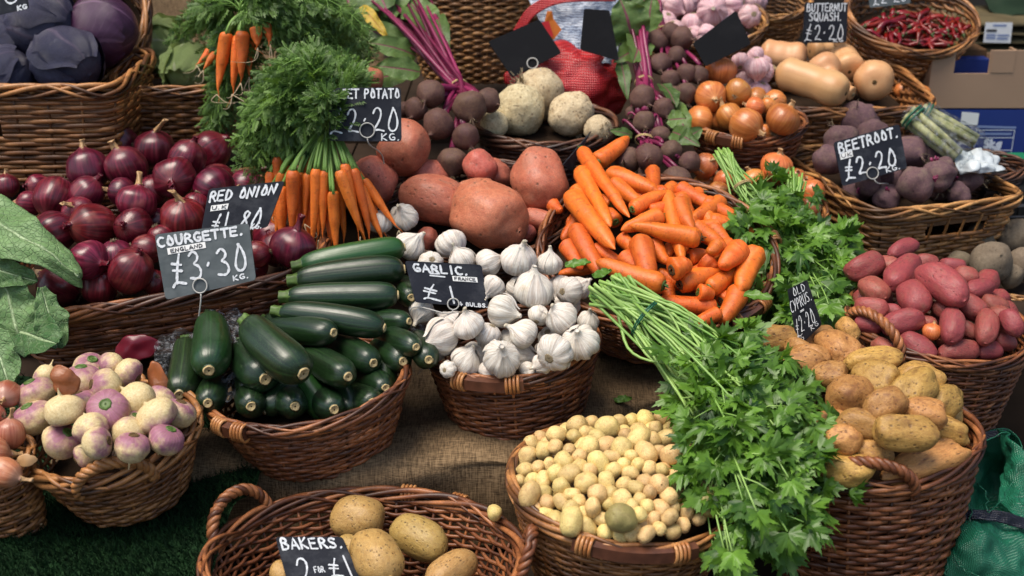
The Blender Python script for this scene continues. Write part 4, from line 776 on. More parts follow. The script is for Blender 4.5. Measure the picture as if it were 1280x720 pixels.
def beet_bunch(label, tie, beets, stems, leaves, seed, tail_dir=(0, 0, -1), group='bunches of beetroot', tie_n=2, sr=.0034):
    """beets [(px,py,r,Y)], stems [(px,py,Y, sx, sy)] from the beet crowns through the tie, leaves [(bx,by,bY,tx,ty,tY,widthpx,tone)]"""
    rg = np.random.default_rng(seed); T = P(*tie); root = empty('beetroot_bunch', T, label, 'beetroot', group); st = MB(); lv = MB(); crowns = []
    for i, (px, py, r, Y) in enumerate(beets):
        c = P(px, py, Y); rw = pxm(px, py, Y, r); up = (T - c); up /= np.linalg.norm(up); z = up + rg.normal(0, .25, 3) + np.array([0, -.2, .2]); F = frame_from(z, (.3, -1, .2)); F = np.column_stack([F[:, 1], F[:, 2], F[:, 0]]); o = spawn('bunch_beetroot', 'beetroot', c - T, F, (rw, rw, rw), None, i + seed); o.parent = root; o.matrix_parent_inverse = Matrix.Identity(4); crowns.append(c + F[:, 2] * rw * .85)
    for k, (px, py, Y) in enumerate(stems):
        E = P(px, py, Y); C = crowns[k % len(crowns)] + rg.normal(0, .004, 3); B = T + rg.normal(0, .007, 3); d = (E - T); n = np.linalg.norm(d); a = bez(C, C + (B - C) * .5 + np.array([0, 0, .01]), B - d * .06, B, 8)[:-1]; path = np.concatenate([a, bez(B, B + d * .3, E - d * .3 + np.array([0, 0, .03]) + rg.normal(0, .01, 3), E, 14)]); st.tube(path - T, np.linspace(sr * 1.15, sr * .55, len(path)) * rg.uniform(.75, 1.2), 7, tone=rg.uniform())
    st.build('stem_bundle', MT['beet_stem'], root)
    for k, (bx, by, bY, tx, ty, tY, w) in enumerate(leaves):
        g, uv = leaf_grid(P(bx, by, bY), P(tx, ty, tY), pxm(bx, by, bY, w), np.array([rg.normal(0, .3), -.8, .5]), rg.uniform(.05, .3), .045, seed * 31 + k, shape='oval'); lm = MB().grid(g - T, uv=uv, tone=rg.uniform(.15, .95)); lm.build('leaf', MT['beet_leaf'], root)
    if tie_n: tm = MB(); ring_tie(tm, np.zeros(3), P(*stems[0]) - T, .017, .0011, turns=tie_n); tm.build('tie', MT['raffia'], root)
    return root
# ------------------------------------------------------------------ heaps: every item is placed where it lies on its heap
class Heap:
    def __init__(s, cx, cy, Y, slope, side=0.0, dome=0.0, rx=100, ry=80):
        s.p0 = P(cx, cy, Y); s.n = np.array([math.sin(R(side)), -math.sin(R(slope)), math.cos(R(slope))]); s.n /= np.linalg.norm(s.n); s.c = (cx, cy, rx, ry); s.dome = dome
    def t(s, px, py):
        d = ray(px, py); t = np.dot(s.p0 - CAM, s.n) / np.dot(d, s.n)
        if s.dome: q = ((px - s.c[0]) / s.c[2]) ** 2 + ((py - s.c[1]) / s.c[3]) ** 2; t -= s.dome * max(0, 1 - q) / max(.3, abs(np.dot(d, s.n)))
        return t
OCC_P = np.zeros((0, 3)); OCC_R = np.zeros(0)
def occ_add(pts, rs):
    global OCC_P, OCC_R
    OCC_P = np.concatenate([OCC_P, np.atleast_2d(pts)]); OCC_R = np.concatenate([OCC_R, np.atleast_1d(rs)])
def settle(pxs, ts, rs_px, tol=.84, cap=.07, step=.003):
    """slide a chain of spheres up their sight lines until they rest on what already lies there"""
    k = 0.0; best = (1e9, 0.0)
    while k <= cap:
        pts = np.array([PT(x, y, t - k) for (x, y), t in zip(pxs, ts)]); rr = np.array([r * (t - k) / FPX for r, t in zip(rs_px, ts)])
        if len(OCC_P) == 0: return k
        d = np.linalg.norm(pts[:, None] - OCC_P[None], axis=2); pen = (tol * (rr[:, None] + OCC_R[None]) - d).max()
        if pen <= 0: return k
        if pen < best[0] - 1e-6: best = (pen, k)
        k += step
    return best[1]
ITEMS = []            # (object, group key, px, py, rpx, filler, explicit label)
def place_round(kind, name, heap, specs, gk, tol=.84, cap=.06, squash=(1, 1, 1), neck=None, filler=False, sink=0.0, extra=1.0, seed=0):
    rg = np.random.default_rng(seed + len(ITEMS))
    for i, sp in enumerate(specs):
        px, py, r = sp[:3]; lab = None; nk = None; var = None
        for e in sp[3:]:
            if isinstance(e, str): lab = e
            elif isinstance(e, tuple): nk = e
            elif isinstance(e, int): var = e
        t = heap.t(px, py) + sink; k = settle([(px, py)], [t], [r], tol, cap) if not filler else 0.0; t -= k; c = PT(px, py, t); rw = r * t / FPX; occ_add(c, rw)
        if nk is None: nk = neck(rg) if neck else tuple(rg.normal(0, 1, 3))
        z = RGT * nk[0] + UPV * nk[1] - FWD * nk[2]; F = frame_from(z, rg.normal(0, 1, 3)); F = np.column_stack([F[:, 1], F[:, 2], F[:, 0]]); sc = rw * extra * np.array(squash) * (1 + rg.normal(0, .03, 3)); o = spawn(kind, name, c, F, sc, var, int(rg.integers(0, 100))); ITEMS.append([o, gk, px, py, r, filler, lab])
def place_long(kind, name, heap, specs, gk, tol=.80, cap=.07, centred=False, minlen=None, over=1.0, seed=0, filler=False, sink=0.0):
    """specs (x1,y1,x2,y2,r[,label|variant]); unit mesh runs 0..1 along x (or is centred)"""
    rg = np.random.default_rng(seed + len(ITEMS))
    for i, sp in enumerate(specs):
        x1, y1, x2, y2, r = sp[:5]; lab = next((e for e in sp[5:] if isinstance(e, str)), None); var = next((e for e in sp[5:] if isinstance(e, int)), None)
        n = 5; q = np.linspace(0, 1, n); pxs = [(x1 + (x2 - x1) * a, y1 + (y2 - y1) * a) for a in q]; ta, tb = heap.t(x1, y1) + sink, heap.t(x2, y2) + sink; ts = [ta + (tb - ta) * a for a in q]; rr = [r * (1.0 if centred else 1.0 - .35 * a) for a in q]
        k = settle(pxs, ts, rr, tol, cap) if not filler else 0.0; A, B = PT(x1, y1, ta - k), PT(x2, y2, tb - k); rw = r * (tb - k) / FPX
        if minlen and np.linalg.norm(B - A) < minlen:                   # foreshortened: its far end runs back into the heap
            d = ray(x1, y1); e = CAM - B; aa, bb, cc = d @ d, 2 * d @ e, e @ e - minlen ** 2; dis = bb * bb - 4 * aa * cc
            if dis > 0: A = CAM + d * ((-bb + math.sqrt(dis)) / (2 * aa))
        occ_add(np.array([PT(x, y, t - k) for (x, y), t in zip(pxs, ts)]), np.array([z * (t - k) / FPX for z, t in zip(rr, ts)]))
        L = np.linalg.norm(B - A); F = frame_from(B - A, TOCAM(A) + rg.normal(0, .5, 3)); idx = var if var is not None else int(rg.integers(0, 100))
        if centred:
            fat = {'potato': 1.10, 'red_potato': 1.05}.get(kind, 1.0); o = spawn(kind, name, (A + B) / 2, F, (L / 2 * (.85 if fat > 1 else 1) + rw * fat, rw * fat, rw * fat), idx)
        else: g_ = 1.14 if kind == 'courgette' else 1.0; o = spawn(kind, name, A, F, (L * over, rw * g_, rw * g_), idx)
        ITEMS.append([o, gk, (x1 + x2) / 2, (y1 + y2) / 2, max(r, .3 * math.hypot(x2 - x1, y2 - y1)), filler, lab])
def fillers(kind, name, heap, ell, r, gk, sink, gap=1.7, long=None, squash=(1, 1, 1), seed=0):
    rg = np.random.default_rng(seed); cx, cy, ax, ay = ell; sp = []; y = cy - ay; row = 0
    while y <= cy + ay:
        x = cx - ax + (row % 2) * r * gap / 2
        while x <= cx + ax:
            if ((x - cx) / ax) ** 2 + ((y - cy) / ay) ** 2 <= 1:
                j = rg.normal(0, r * .2, 2); a = rg.uniform(0, 3.14)
                sp.append((x + j[0], y + j[1], r * rg.uniform(.85, 1.12)) if not long else (x - long * math.cos(a), y - long * .6 * math.sin(a), x + long * math.cos(a), y + long * .6 * math.sin(a), r * rg.uniform(.85, 1.1)))
            x += r * gap
        y += r * gap * .8; row += 1
    if long: place_long(kind, name, heap, sp, gk, filler=True, sink=sink, centred=kind not in ('carrot', 'courgette'))
    else: place_round(kind, name, heap, sp, gk, filler=True, sink=sink, squash=squash)
# ------------------------------------------------------------------ setting
mb = MB(); mb.grid(np.array([[(x, y, 0.0) for y in (-300, 300)] for x in (-300, 300)])); g = mb.build('ground', MT['asphalt']); g['kind'] = 'structure'
mb = MB(); mb.box((-6, 3.6, 0.0), (6, 3.9, 4.2)); tag(mb.build('rear_wall', MT['wall_render'], smooth=False), 'dark rendered wall closing off the back of the market stall', 'wall')
st = empty('display_stand', (0, 1.6, 0), 'dark stepped wooden stand carrying all the vegetable baskets', 'stand')
for y0, y1, z, x0, x1 in ((1.02, 1.50, .66, -1.1, 1.0), (1.50, 1.80, .795, -1.1, .27), (1.80, 2.14, .86, -1.2, 1.2), (2.14, 2.48, .97, -1.3, .79), (2.48, 3.2, 1.0, -1.5, .86)):
    mb = MB(); k = 0; x = x0
    while x < x1 - .01: w = min(.14, x1 - x); mb.box((x + .002, y0 - 1.6, z - .03), (x + w - .002, y1 - 1.6 + .02, z)); x += .14
    mb.build('shelf_boards', MT['dark_wood'], st, smooth=False)
    mb = MB(); mb.box((x0 + .01, y0 + .02 - 1.6, .0), (x1 - .01, y0 + .045 - 1.6, z - .032)); mb.build('riser', MT['dark_wood'], st, smooth=False)
# hessian cloth over the middle step
rows = []
xs = np.linspace(-.62, .34, 40); prof = [(0.34, .812), (.18, .811), (.07, .812), (.015, .809), (-.008, .800), (-.014, .780), (-.012, .74), (-.004, .70), (.0, .672)]
pc = catmull(np.array(prof), 46); g = np.zeros((len(xs), len(pc), 3))
for i, x in enumerate(xs):
    fr = np.interp(x, [-.62, -.20, .0, .09, .17, .34], [1.46, 1.455, 1.47, 1.52, 1.63, 1.73])
    for j, (dy, z) in enumerate(pc):
        g[i, j] = (x, fr + dy + .008 * math.sin(x * 21 + j * .1) * (z < .80), z - .004 * math.sin(x * 33) * (z > .80))
g = crumple(g, .010, 7, 3, 3); mb = MB().grid(g); o = mb.build('hessian_cloth', MT['hessian']); solidify(o, .002); tag(o, 'brown hessian cloth draped over the step under the courgettes and garlic', 'cloth')
# artificial turf under the turnips
g = sheet([[(-80, 470, 1.62), (60, 470, 1.62), (200, 475, 1.62), (330, 560, 1.50)], [(-80, 600, 1.42), (60, 610, 1.42), (210, 620, 1.42), (318, 618, 1.40)], [(-80, 700, 1.27), (40, 690, 1.29), (160, 690, 1.30), (290, 640, 1.36)], [(-80, 780, 1.18), (40, 770, 1.19), (140, 760, 1.20), (262, 730, 1.24)]], 40, 60)
g = crumple(g, .01, 6, 5); tm = MB().grid(g); turf = tm.build('turf_mat', MT['turf']); tag(turf, 'dark green artificial grass mat under the turnip basket', 'mat')
fl = MB(); rg = np.random.default_rng(5); A = g.reshape(-1, 3); n = 26000; gi = rg.uniform(0, 38.99, n); gj = rg.uniform(0, 58.99, n); i0 = gi.astype(int); j0 = gj.astype(int); fi = (gi - i0)[:, None]; fj = (gj - j0)[:, None]
pp = g[i0, j0] * (1 - fi) * (1 - fj) + g[i0 + 1, j0] * fi * (1 - fj) + g[i0, j0 + 1] * (1 - fi) * fj + g[i0 + 1, j0 + 1] * fi * fj
mats = np.zeros((n, 3, 3)); rowdir = np.sin(gj * 3.4) * .6
for k in range(n):
    d = np.array([rg.normal(0, .4), -.35 + rg.normal(0, .35), .8]); mats[k] = frame_from(d, rg.normal(0, 1, 3)) * .010 * rg.uniform(.6, 1.3)
fl.instances(np.array([(0, -.07, 0), (0, .07, 0), (1, .02, 0), (1, -.02, 0)]), [(0, 1, 2, 3)], mats, pp, np.clip(.4 + .3 * rowdir + rg.normal(0, .2, n), 0, 1)); fl.build('grass_pile', MT['turf'], turf)
# hessian backcloth hanging behind at top left
g = sheet([[(120, -70, 3.0), (200, -60, 2.96), (330, -60, 3.0), (480, -60, 3.02)], [(120, 20, 2.95), (200, 20, 2.9), (330, 20, 2.95), (480, 20, 2.98)], [(120, 100, 2.85), (200, 100, 2.84), (330, 100, 2.86), (480, 100, 2.9)]], 20, 30); o = MB().grid(crumple(g, .02, 5, 9)).build('hessian_backcloth', MT['hessian']); solidify(o, .002); tag(o, 'plain brown hessian backcloth hanging behind the green cabbages', 'cloth')
# ------------------------------------------------------------------ baskets
B = basket; px = pxm
def bk(label, cx, cy, Y, rxp, ratio, h, **kw): rx = pxm(cx, cy, Y, rxp); return basket(label, P(cx, cy, Y), rx, rx * ratio, h, **kw)
bk('low round basket of purple and cream turnips on green turf', 142, 545, 1.40, 104, .95, .095, tilt=8, roll=-7, taper=.64, mat='wicker_brown', handles=((-75, 25), (102, 22)), rimr=.0085, hh=.042)
bk('oval red wicker basket heaped with dark green courgettes', 385, 482, 1.505, 124, .85, .10, tilt=4, roll=-7, taper=.70, grips=((-128, 11),), rimr=.007)
bk('round red wicker basket full of white garlic bulbs', 640, 432, 1.60, 106, .92, .115, tilt=2, roll=-4, taper=.76, grips=((-106, 22),), rimr=.0065)
bk('round basket brimming with tiny pale new potatoes', 783, 606, 1.36, 144, .92, .14, tilt=4, roll=4, taper=.70, mat='wicker_brown', grips=((-90, 28),), rimr=.0075, lining=.75)
bk('wide shallow red basket holding only a few baking potatoes', 456, 700, 1.27, 197, .76, .125, tilt=0, roll=0, taper=.72, handles=((150, 17), (-4, 13)), grips=((68, 14),), lining=0, rimr=.008, hh=.055)
bk('tall tapering red basket of large brown potatoes', 1083, 545, 1.42, 134, .88, .26, tilt=2, roll=-4, taper=.74, handles=((-104, 24),), rimr=.0075, lining=.85, hh=.05, pitch=.0075)
bk('tall tapering basket of red skinned potatoes', 1172, 405, 1.67, 112, .9, .24, tilt=6, roll=4, taper=.76, handles=((-150, 24),), rimr=.0065, lining=.8, hh=.05)
bk('tilted round basket spilling over with loose orange carrots', 822, 315, 1.80, 146, .92, .12, tilt=24, roll=2, taper=.75, grips=((-46, 13), (20, 12)), rimr=.0075, lining=.7)
bk('dark wicker basket behind the garlic holding sweet potatoes', 590, 262, 1.93, 128, .8, .10, tilt=18, taper=.8, mat='wicker_dark', lining=.7)
bk('dark round basket of knobbly celeriac roots', 682, 158, 2.18, 86, .8, .10, tilt=8, taper=.8, mat='wicker_dark', lining=.7, rimr=.008)
bk('small dark basket of yellow onions below the plain slanting board', 935, 152, 2.22, 70, .85, .085, tilt=10, taper=.8, mat='wicker_red', grips=((-120, 16),), lining=.7)
bk('pale rimmed basket of yellow onions half hidden by parsley', 946, 262, 2.02, 84, .8, .09, tilt=14, taper=.8, mat='wicker_brown', lining=.7)
bt = P(1098, 264, 2.0)
basket('rectangular honey wicker basket of loose dusty beetroot', P(1122, 222, 2.135), .150, .165, .125, n=9, taper=.80, tilt=3, yaw=17, mat='wicker_honey', lining=.72, pitch=.0075, rimr=.008, hole=(-84, 22, .60, .84), stake=.03)
basket('rectangular wicker tray under the red cabbages', P(10, 92, 2.12), pxm(10, 92, 2.12, 162), .13, .165, n=9, taper=.88, tilt=2, mat='wicker_brown', lining=.7, pitch=.008, rimr=.009, stake=.05, hole=(-93, 10, .55, .80))
basket('large round basket tipped up behind the red cabbages', P(72, 22, 2.30), pxm(72, 22, 2.30, 112), pxm(72, 22, 2.30, 112), .13, taper=.8, tilt=52, mat='wicker_brown', lining=.25, pitch=.0075, rimr=.009)
basket('square brown basket of savoy cabbages beside the red onions', P(222, 92, 2.26), pxm(222, 92, 2.26, 72), .12, .135, n=8, taper=.86, tilt=4, yaw=4, mat='wicker_brown', lining=.7, pitch=.008, rimr=.008)
basket('long dark basket heaped with red onions', P(208, 300, 1.85), .25, .20, .105, n=5, taper=.86, tilt=8, roll=-6, yaw=9, mat='wicker_red', lining=.66, pitch=.0075, rimr=.0085, stake=.04)
bk('big upright hamper with a pale base behind the blank board', 592, -40, 2.72, 98, .7, .24, tilt=-6, taper=.62, mat='wicker_honey', lining=.8, pitch=.0075, rimr=.009)
bk('dark tilted basket with a heap of red chillies', 1139, 22, 2.60, 80, .92, .10, tilt=27, roll=3, taper=.78, mat='wicker_brown', lining=.42, pitch=.0075, rimr=.0075)
bk('pale basket standing between pink garlic and butternut board', 966, 0, 2.75, 46, .9, .10, tilt=24, taper=.8, mat='wicker_honey', lining=.3, rimr=.007)
bk('pale basket of pink garlic at the back of the stall', 880, 26, 2.62, 76, .8, .10, tilt=22, taper=.8, mat='wicker_honey', lining=.7, rimr=.007)
basket('wide woven basket of butternut squash', P(1052, 112, 2.40), pxm(1052, 112, 2.4, 96), .125, .15, n=6, taper=.86, tilt=8, yaw=5, mat='wicker_brown', lining=.7, pitch=.008, rimr=.008)
bk('small dark basket holding two onions behind the squash', 1150, 118, 2.55, 34, .8, .06, tilt=10, taper=.8, mat='wicker_dark', lining=.7)
bk('dark basket under the wrapped celery beside the blue box', 1226, 208, 2.18, 52, .85, .12, tilt=4, taper=.8, mat='wicker_dark', lining=.7)
bk('yellowish basket rim around the dusty brown potatoes', 1272, 352, 1.98, 66, .85, .10, tilt=4, taper=.8, mat='wicker_honey', lining=.75)
bk('brown basket of shallots at the edge beside the turnips', -14, 575, 1.33, 52, .9, .11, tilt=8, roll=-6, taper=.7, mat='wicker_brown', lining=.7)
# ------------------------------------------------------------------ heaps
NECK_UP = lambda rg: tuple(rg.normal(0, 1.0, 2)) + (rg.uniform(-.9, .9),)
H = {}
# red cabbages
H['cab'] = Heap(80, 55, 2.22, 42); h = H['cab']
place_round('red_cabbage', 'red_cabbage', h, [(12, 55, 38, 0, (.2, .6, .5), 'near black red cabbage tucked behind the cut leaf edge'), (10, 92, 33, 1, (-.3, .2, .8), 'dark cabbage showing a pale cut stalk at the tray rim'), (52, 28, 42, 0, (.1, .9, .4), 'blue grey cabbage with pale frosted veins under the price board'), (128, 38, 43, 2, (.1, .6, .7), 'smooth glossy purple cabbage against the tipped basket'), (84, 78, 43, 1, (-.1, .5, .8), 'blue grey cabbage with a torn folded outer leaf')], 'cabbage', cap=.05)
# savoy
H['sav'] = Heap(230, 85, 2.20, 20); h = H['sav']
place_round('savoy_cabbage', 'savoy_cabbage', Heap(200, 62, 2.42, 20), [(203, 62, 33, 1, (-.2, .7, .4), 'loose leafed green cabbage beside the tipped basket')], 'sav')
place_round('savoy_cabbage', 'savoy_cabbage', h, [(236, 86, 28, 0, (.5, .3, .6), 'small crinkled savoy cabbage in the square basket')], 'sav')
place_round('pointed_cabbage', 'pointed_cabbage', Heap(430, 60, 2.17, 20), [(434, 62, 24, 0, (.3, .5, .6), 'pale pointed cabbage between carrot tops and beetroot leaves')], 'sav')
# red onions
H['ron'] = Heap(205, 285, 1.845, 21, dome=.02, rx=150, ry=110); h = H['ron']
fillers('red_onion', 'red_onion', h, (205, 285, 150, 90), 23, 'ron', .032, seed=3)
place_round('red_onion', 'red_onion', h, [(152, 180, 22), (194, 188, 25, (.1, .9, .4)), (262, 190, 24, (.7, .6, .2)), (110, 213, 25, (-.2, .9, .1)), (233, 200, 22, (.4, .8, .3)), (158, 210, 25, (-.3, .8, .4)), (8, 233, 15), (48, 232, 14), (190, 238, 17), (153, 240, 18), (37, 255, 16), (245, 254, 16), (218, 222, 26, (.1, -.3, .9)), (267, 233, 25, (.7, -.4, .5)), (68, 246, 24, (-.1, -.7, .4)), (108, 243, 22, (.6, .8, .2)), (200, 296, 16), (98, 265, 19), (170, 254, 24, (.2, .9, .1)), (145, 318, 20), (228, 274, 27, (.1, .8, .5)), (70, 289, 26, (-.6, -.3, .5)), (118, 283, 27, (-.6, .0, .6)), (168, 284, 23, (-.2, .0, .9)), (183, 312, 20), (192, 352, 15), (125, 358, 21), (75, 357, 29, (-.8, .5, .3)), (110, 325, 24, (.9, -.2, .5)), (163, 340, 27, (.5, .7, .4)), (318, 335, 16), (322, 318, 17), (345, 312, 20), (366, 310, 27, (.2, .6, .3)), (285, 258, 14), (35, 290, 15)], 'ron', neck=NECK_UP, extra=1.05)
# sweet potatoes
H['swp'] = Heap(590, 245, 1.95, 24); h = H['swp']
fillers('sweet_potato', 'sweet_potato', h, (580, 235, 110, 50), 24, 'swp', .045, gap=1.9)
place_round('sweet_potato', 'sweet_potato', h, [(463, 100, 17, 'sweet potato peeping out above the sweet potato price board'), (600, 209, 21, 'small sweet potato under the beetroot tails'), (534, 299, 15, 'small sweet potato among the garlic bulbs by the garlic board'), (656, 290, 14, 'small sweet potato at the foot of the heap above the garlic'), (467, 226, 30, 'rounded sweet potato behind the hanging carrot tips'), (506, 184, 34, 'big round sweet potato beside the sweet potato price board')], 'swp')
place_long('sweet_potato', 'sweet_potato', h, [(585, 236, 603, 233, 13, 'brownish sweet potato wedged between two large smooth ones'), (664, 272, 688, 279, 14, 'dull brown sweet potato beside the heap of carrots'), (527, 246, 558, 253, 31, 'smooth orange red sweet potato lying lengthwise above the garlic'), (606, 268, 614, 272, 44, 'largest sweet potato, ribbed and pink, directly above the garlic'), (673, 220, 677, 229, 35, 'blunt pink sweet potato with a dark scar facing out, next to the carrots')], 'swp', centred=True)
# celeriac
h = Heap(682, 140, 2.2, 12)
place_round('celeriac', 'celeriac', h, [(618, 156, 18, 'celeriac mostly hidden behind the bunched beetroot'), (672, 118, 33, 'celeriac at the back against the red net sack'), (650, 138, 33, 'celeriac with a brown cut patch next to the beetroot'), (748, 162, 18, 'half hidden celeriac at the carrot side of its basket'), (714, 143, 30, 'pitted celeriac in front of the red net sack')], 'cel')
# yellow onions upper and lower
h = Heap(925, 128, 2.24, 28); fillers('yellow_onion', 'yellow_onion', h, (930, 135, 55, 30), 17, 'yon', .03)
place_round('yellow_onion', 'yellow_onion', h, [(960, 132, 10), (944, 134, 13), (922, 116, 17), (888, 121, 20, (.1, -.3, .9), 'greenish pale onion with its root end facing out'), (901, 89, 20, (.1, .9, .1), 'copper onion balanced on top against the slanting blank board'), (912, 146, 17), (874, 151, 19, (-.9, .2, .4)), (957, 166, 12), (932, 156, 22, (.7, -.5, .5)), (978, 150, 22, (.5, .8, .3))], 'yon', neck=NECK_UP)
h = Heap(930, 245, 2.04, 25); fillers('yellow_onion', 'yellow_onion', h, (935, 250, 90, 40), 17, 'yon2', .03, seed=8)
place_round('yellow_onion', 'yellow_onion', h, [(881, 208, 16), (896, 241, 15), (859, 258, 13), (877, 246, 14), (905, 225, 14), (880, 276, 14), (942, 225, 15), (995, 222, 12), (970, 210, 21, (.2, .8, .4)), (1015, 241, 18), (1012, 261, 15)], 'yon2', neck=NECK_UP)
place_round('yellow_onion', 'yellow_onion', Heap(1120, 105, 2.52, 10), [(1075, 79, 12, 'small copper onion squeezed between two butternut squashes'), (1130, 113, 13, 'copper onion behind the round ended squash'), (1151, 117, 12, 'greenish yellow onion in the small dark basket')], 'yon3', neck=NECK_UP)
# pink garlic
h = Heap(885, 35, 2.60, 34); fillers('pink_garlic', 'pink_garlic', h, (885, 25, 70, 45), 17, 'pgar', .02)
place_round('pink_garlic', 'pink_garlic', h, [(842, 8, 14), (918, 4, 16), (832, 26, 14), (852, 11, 16), (905, 24, 15), (937, 20, 15), (867, 44, 13), (868, 29, 16), (890, 14, 20, (.0, .0, 1.0)), (884, 44, 14), (842, 36, 13)], 'pgar', neck=NECK_UP)
h = Heap(945, 92, 2.36, 50); fillers('pink_garlic', 'pink_garlic', h, (942, 92, 20, 30), 14, 'pgar', .02, seed=4)
place_round('pink_garlic', 'pink_garlic', h, [(943, 70, 12), (926, 78, 13), (932, 100, 12), (956, 92, 13), (950, 113, 14), (946, 84, 16), (938, 120, 11)], 'pgar', neck=NECK_UP)
# butternut squash
h = Heap(1035, 88, 2.42, 16)
place_round('butternut_squash', 'butternut_squash', h, [], 'squ')
place_long('butternut_squash', 'butternut_squash', h, [(1040, 60, 1012, 64, 14, 0, 'small squash at the back under the butternut board'), (950, 66, 1008, 74, 21, 1, 'pale squash lying along the back by the pink garlic'), (1066, 118, 1052, 112, 13, 0, 'squash end showing low between the two front squashes'), (1046, 104, 1024, 80, 21, 2, 'pale squash lying behind the big front one'), (1050, 68, 1062, 90, 20, 1, 'tan squash standing with its stalk facing out'), (972, 88, 1058, 117, 23, 1, 'large long squash lying in front with its stalk towards the onions'), ], 'squ')
place_long('butternut_squash', 'butternut_squash', h, [(1083, 93, 1093, 103, 25, 2, 'round ended squash with a dark blossom scar')], 'squ', minlen=.16)
# loose beetroot
h = Heap(1125, 205, 2.13, 16); fillers('beetroot', 'loose_beetroot', h, (1120, 210, 80, 35), 20, 'beet', .035)
place_long('beetroot', 'loose_beetroot', h, [], 'beet')
place_round('beetroot', 'loose_beetroot', h, [(1074, 150, 25), (1050, 178, 22), (1092, 172, 22), (1034, 200, 19), (1158, 192, 20), (1138, 190, 21), (1100, 215, 18), (1085, 228, 17), (1178, 214, 18), (1208, 222, 19), (1172, 220, 21), (1144, 230, 23, (.8, .2, .4)), (1108, 246, 17), (1198, 243, 15)], 'beet', neck=NECK_UP)
# dusty potatoes
h = Heap(1255, 322, 1.99, 12); fillers('dusty_potato', 'dusty_potato', h, (1255, 330, 50, 25), 20, 'dus', .03)
place_round('dusty_potato', 'dusty_potato', h, [(1200, 328, 15), (1222, 300, 20), (1268, 296, 23), (1279, 328, 19), (1264, 345, 15), (1238, 327, 27)], 'dus')
# red potatoes
h = Heap(1165, 380, 1.69, 18, dome=.025, rx=120, ry=80); H['rp'] = h; fillers('red_potato', 'red_potato', h, (1165, 385, 100, 50), 15, 'rpo', .03, long=9)
place_long('red_potato', 'red_potato', h, [(1118, 316, 1140, 306, 11), (1105, 332, 1113, 334, 13), (1152, 328, 1162, 328, 11), (1186, 334, 1196, 336, 12), (1072, 338, 1092, 330, 16), (1204, 345, 1212, 346, 12), (1215, 364, 1233, 358, 12), (1086, 358, 1098, 366, 15), (1112, 388, 1120, 390, 9), (1118, 352, 1138, 330, 17), (1210, 382, 1220, 388, 14), (1178, 386, 1186, 392, 13), (1238, 380, 1248, 384, 13), (1138, 368, 1146, 378, 19), (1165, 345, 1192, 366, 22), (1080, 385, 1098, 388, 14), (1248, 396, 1256, 406, 15), (1262, 398, 1268, 408, 13), (1208, 410, 1216, 416, 10), (1082, 404, 1090, 406, 13), (1100, 432, 1112, 442, 12), (1154, 402, 1162, 404, 9), (1234, 398, 1232, 420, 14), (1190, 398, 1190, 417, 15), (1117, 406, 1140, 400, 16), (1252, 426, 1260, 428, 11), (1230, 438, 1242, 438, 12), (1138, 429, 1153, 440, 17), (1186, 441, 1212, 438, 14)], 'rpo', centred=True)
place_round('yellow_onion', 'peeling_onion', h, [(1165, 415, 13, (.2, .9, .2), 'flaking yellow onion stray among the red potatoes')], 'stray')
# loose carrots
h = Heap(815, 305, 1.80, 24, dome=.035, rx=130, ry=110); H['car'] = h; fillers('carrot', 'carrot', h, (815, 310, 110, 80), 11, 'car', .022, gap=2.0, long=32, seed=5)
place_long('carrot', 'carrot', h, [(690, 255, 702, 264, 9), (718, 237, 734, 256, 10), (765, 256, 748, 244, 9), (770, 278, 756, 262, 10), (775, 296, 800, 318, 10), (840, 308, 834, 320, 8), (815, 248, 850, 268, 11), (708, 305, 728, 336, 12), (848, 250, 866, 288, 12), (865, 282, 908, 312, 12), (790, 262, 835, 240, 10), (812, 266, 846, 252, 10), (725, 212, 763, 283, 12), (712, 243, 769, 312, 15), (727, 187, 787, 272, 11), (746, 203, 786, 171, 12), (765, 228, 813, 262, 11), (760, 216, 824, 240, 13), (828, 270, 776, 288, 12), (815, 303, 835, 330, 11), (742, 310, 775, 329, 10), (876, 299, 788, 282, 13), (832, 242, 853, 328, 12), (718, 285, 752, 345, 14), (780, 318, 797, 338, 11), (860, 322, 886, 318, 11), (880, 322, 895, 336, 13), (898, 306, 886, 316, 10), (926, 309, 900, 333, 16), (800, 298, 813, 356, 16), (828, 355, 792, 362, 11), (830, 357, 744, 326, 14), (839, 338, 864, 330, 15), (891, 331, 855, 347, 11), (849, 356, 908, 334, 13), (885, 361, 930, 331, 12), (872, 365, 893, 368, 11), (901, 376, 918, 364, 10), (944, 314, 924, 366, 16), (895, 384, 806, 376, 13), (924, 364, 902, 404, 15), (900, 391, 858, 410, 10)], 'car', tol=.72, cap=.05)
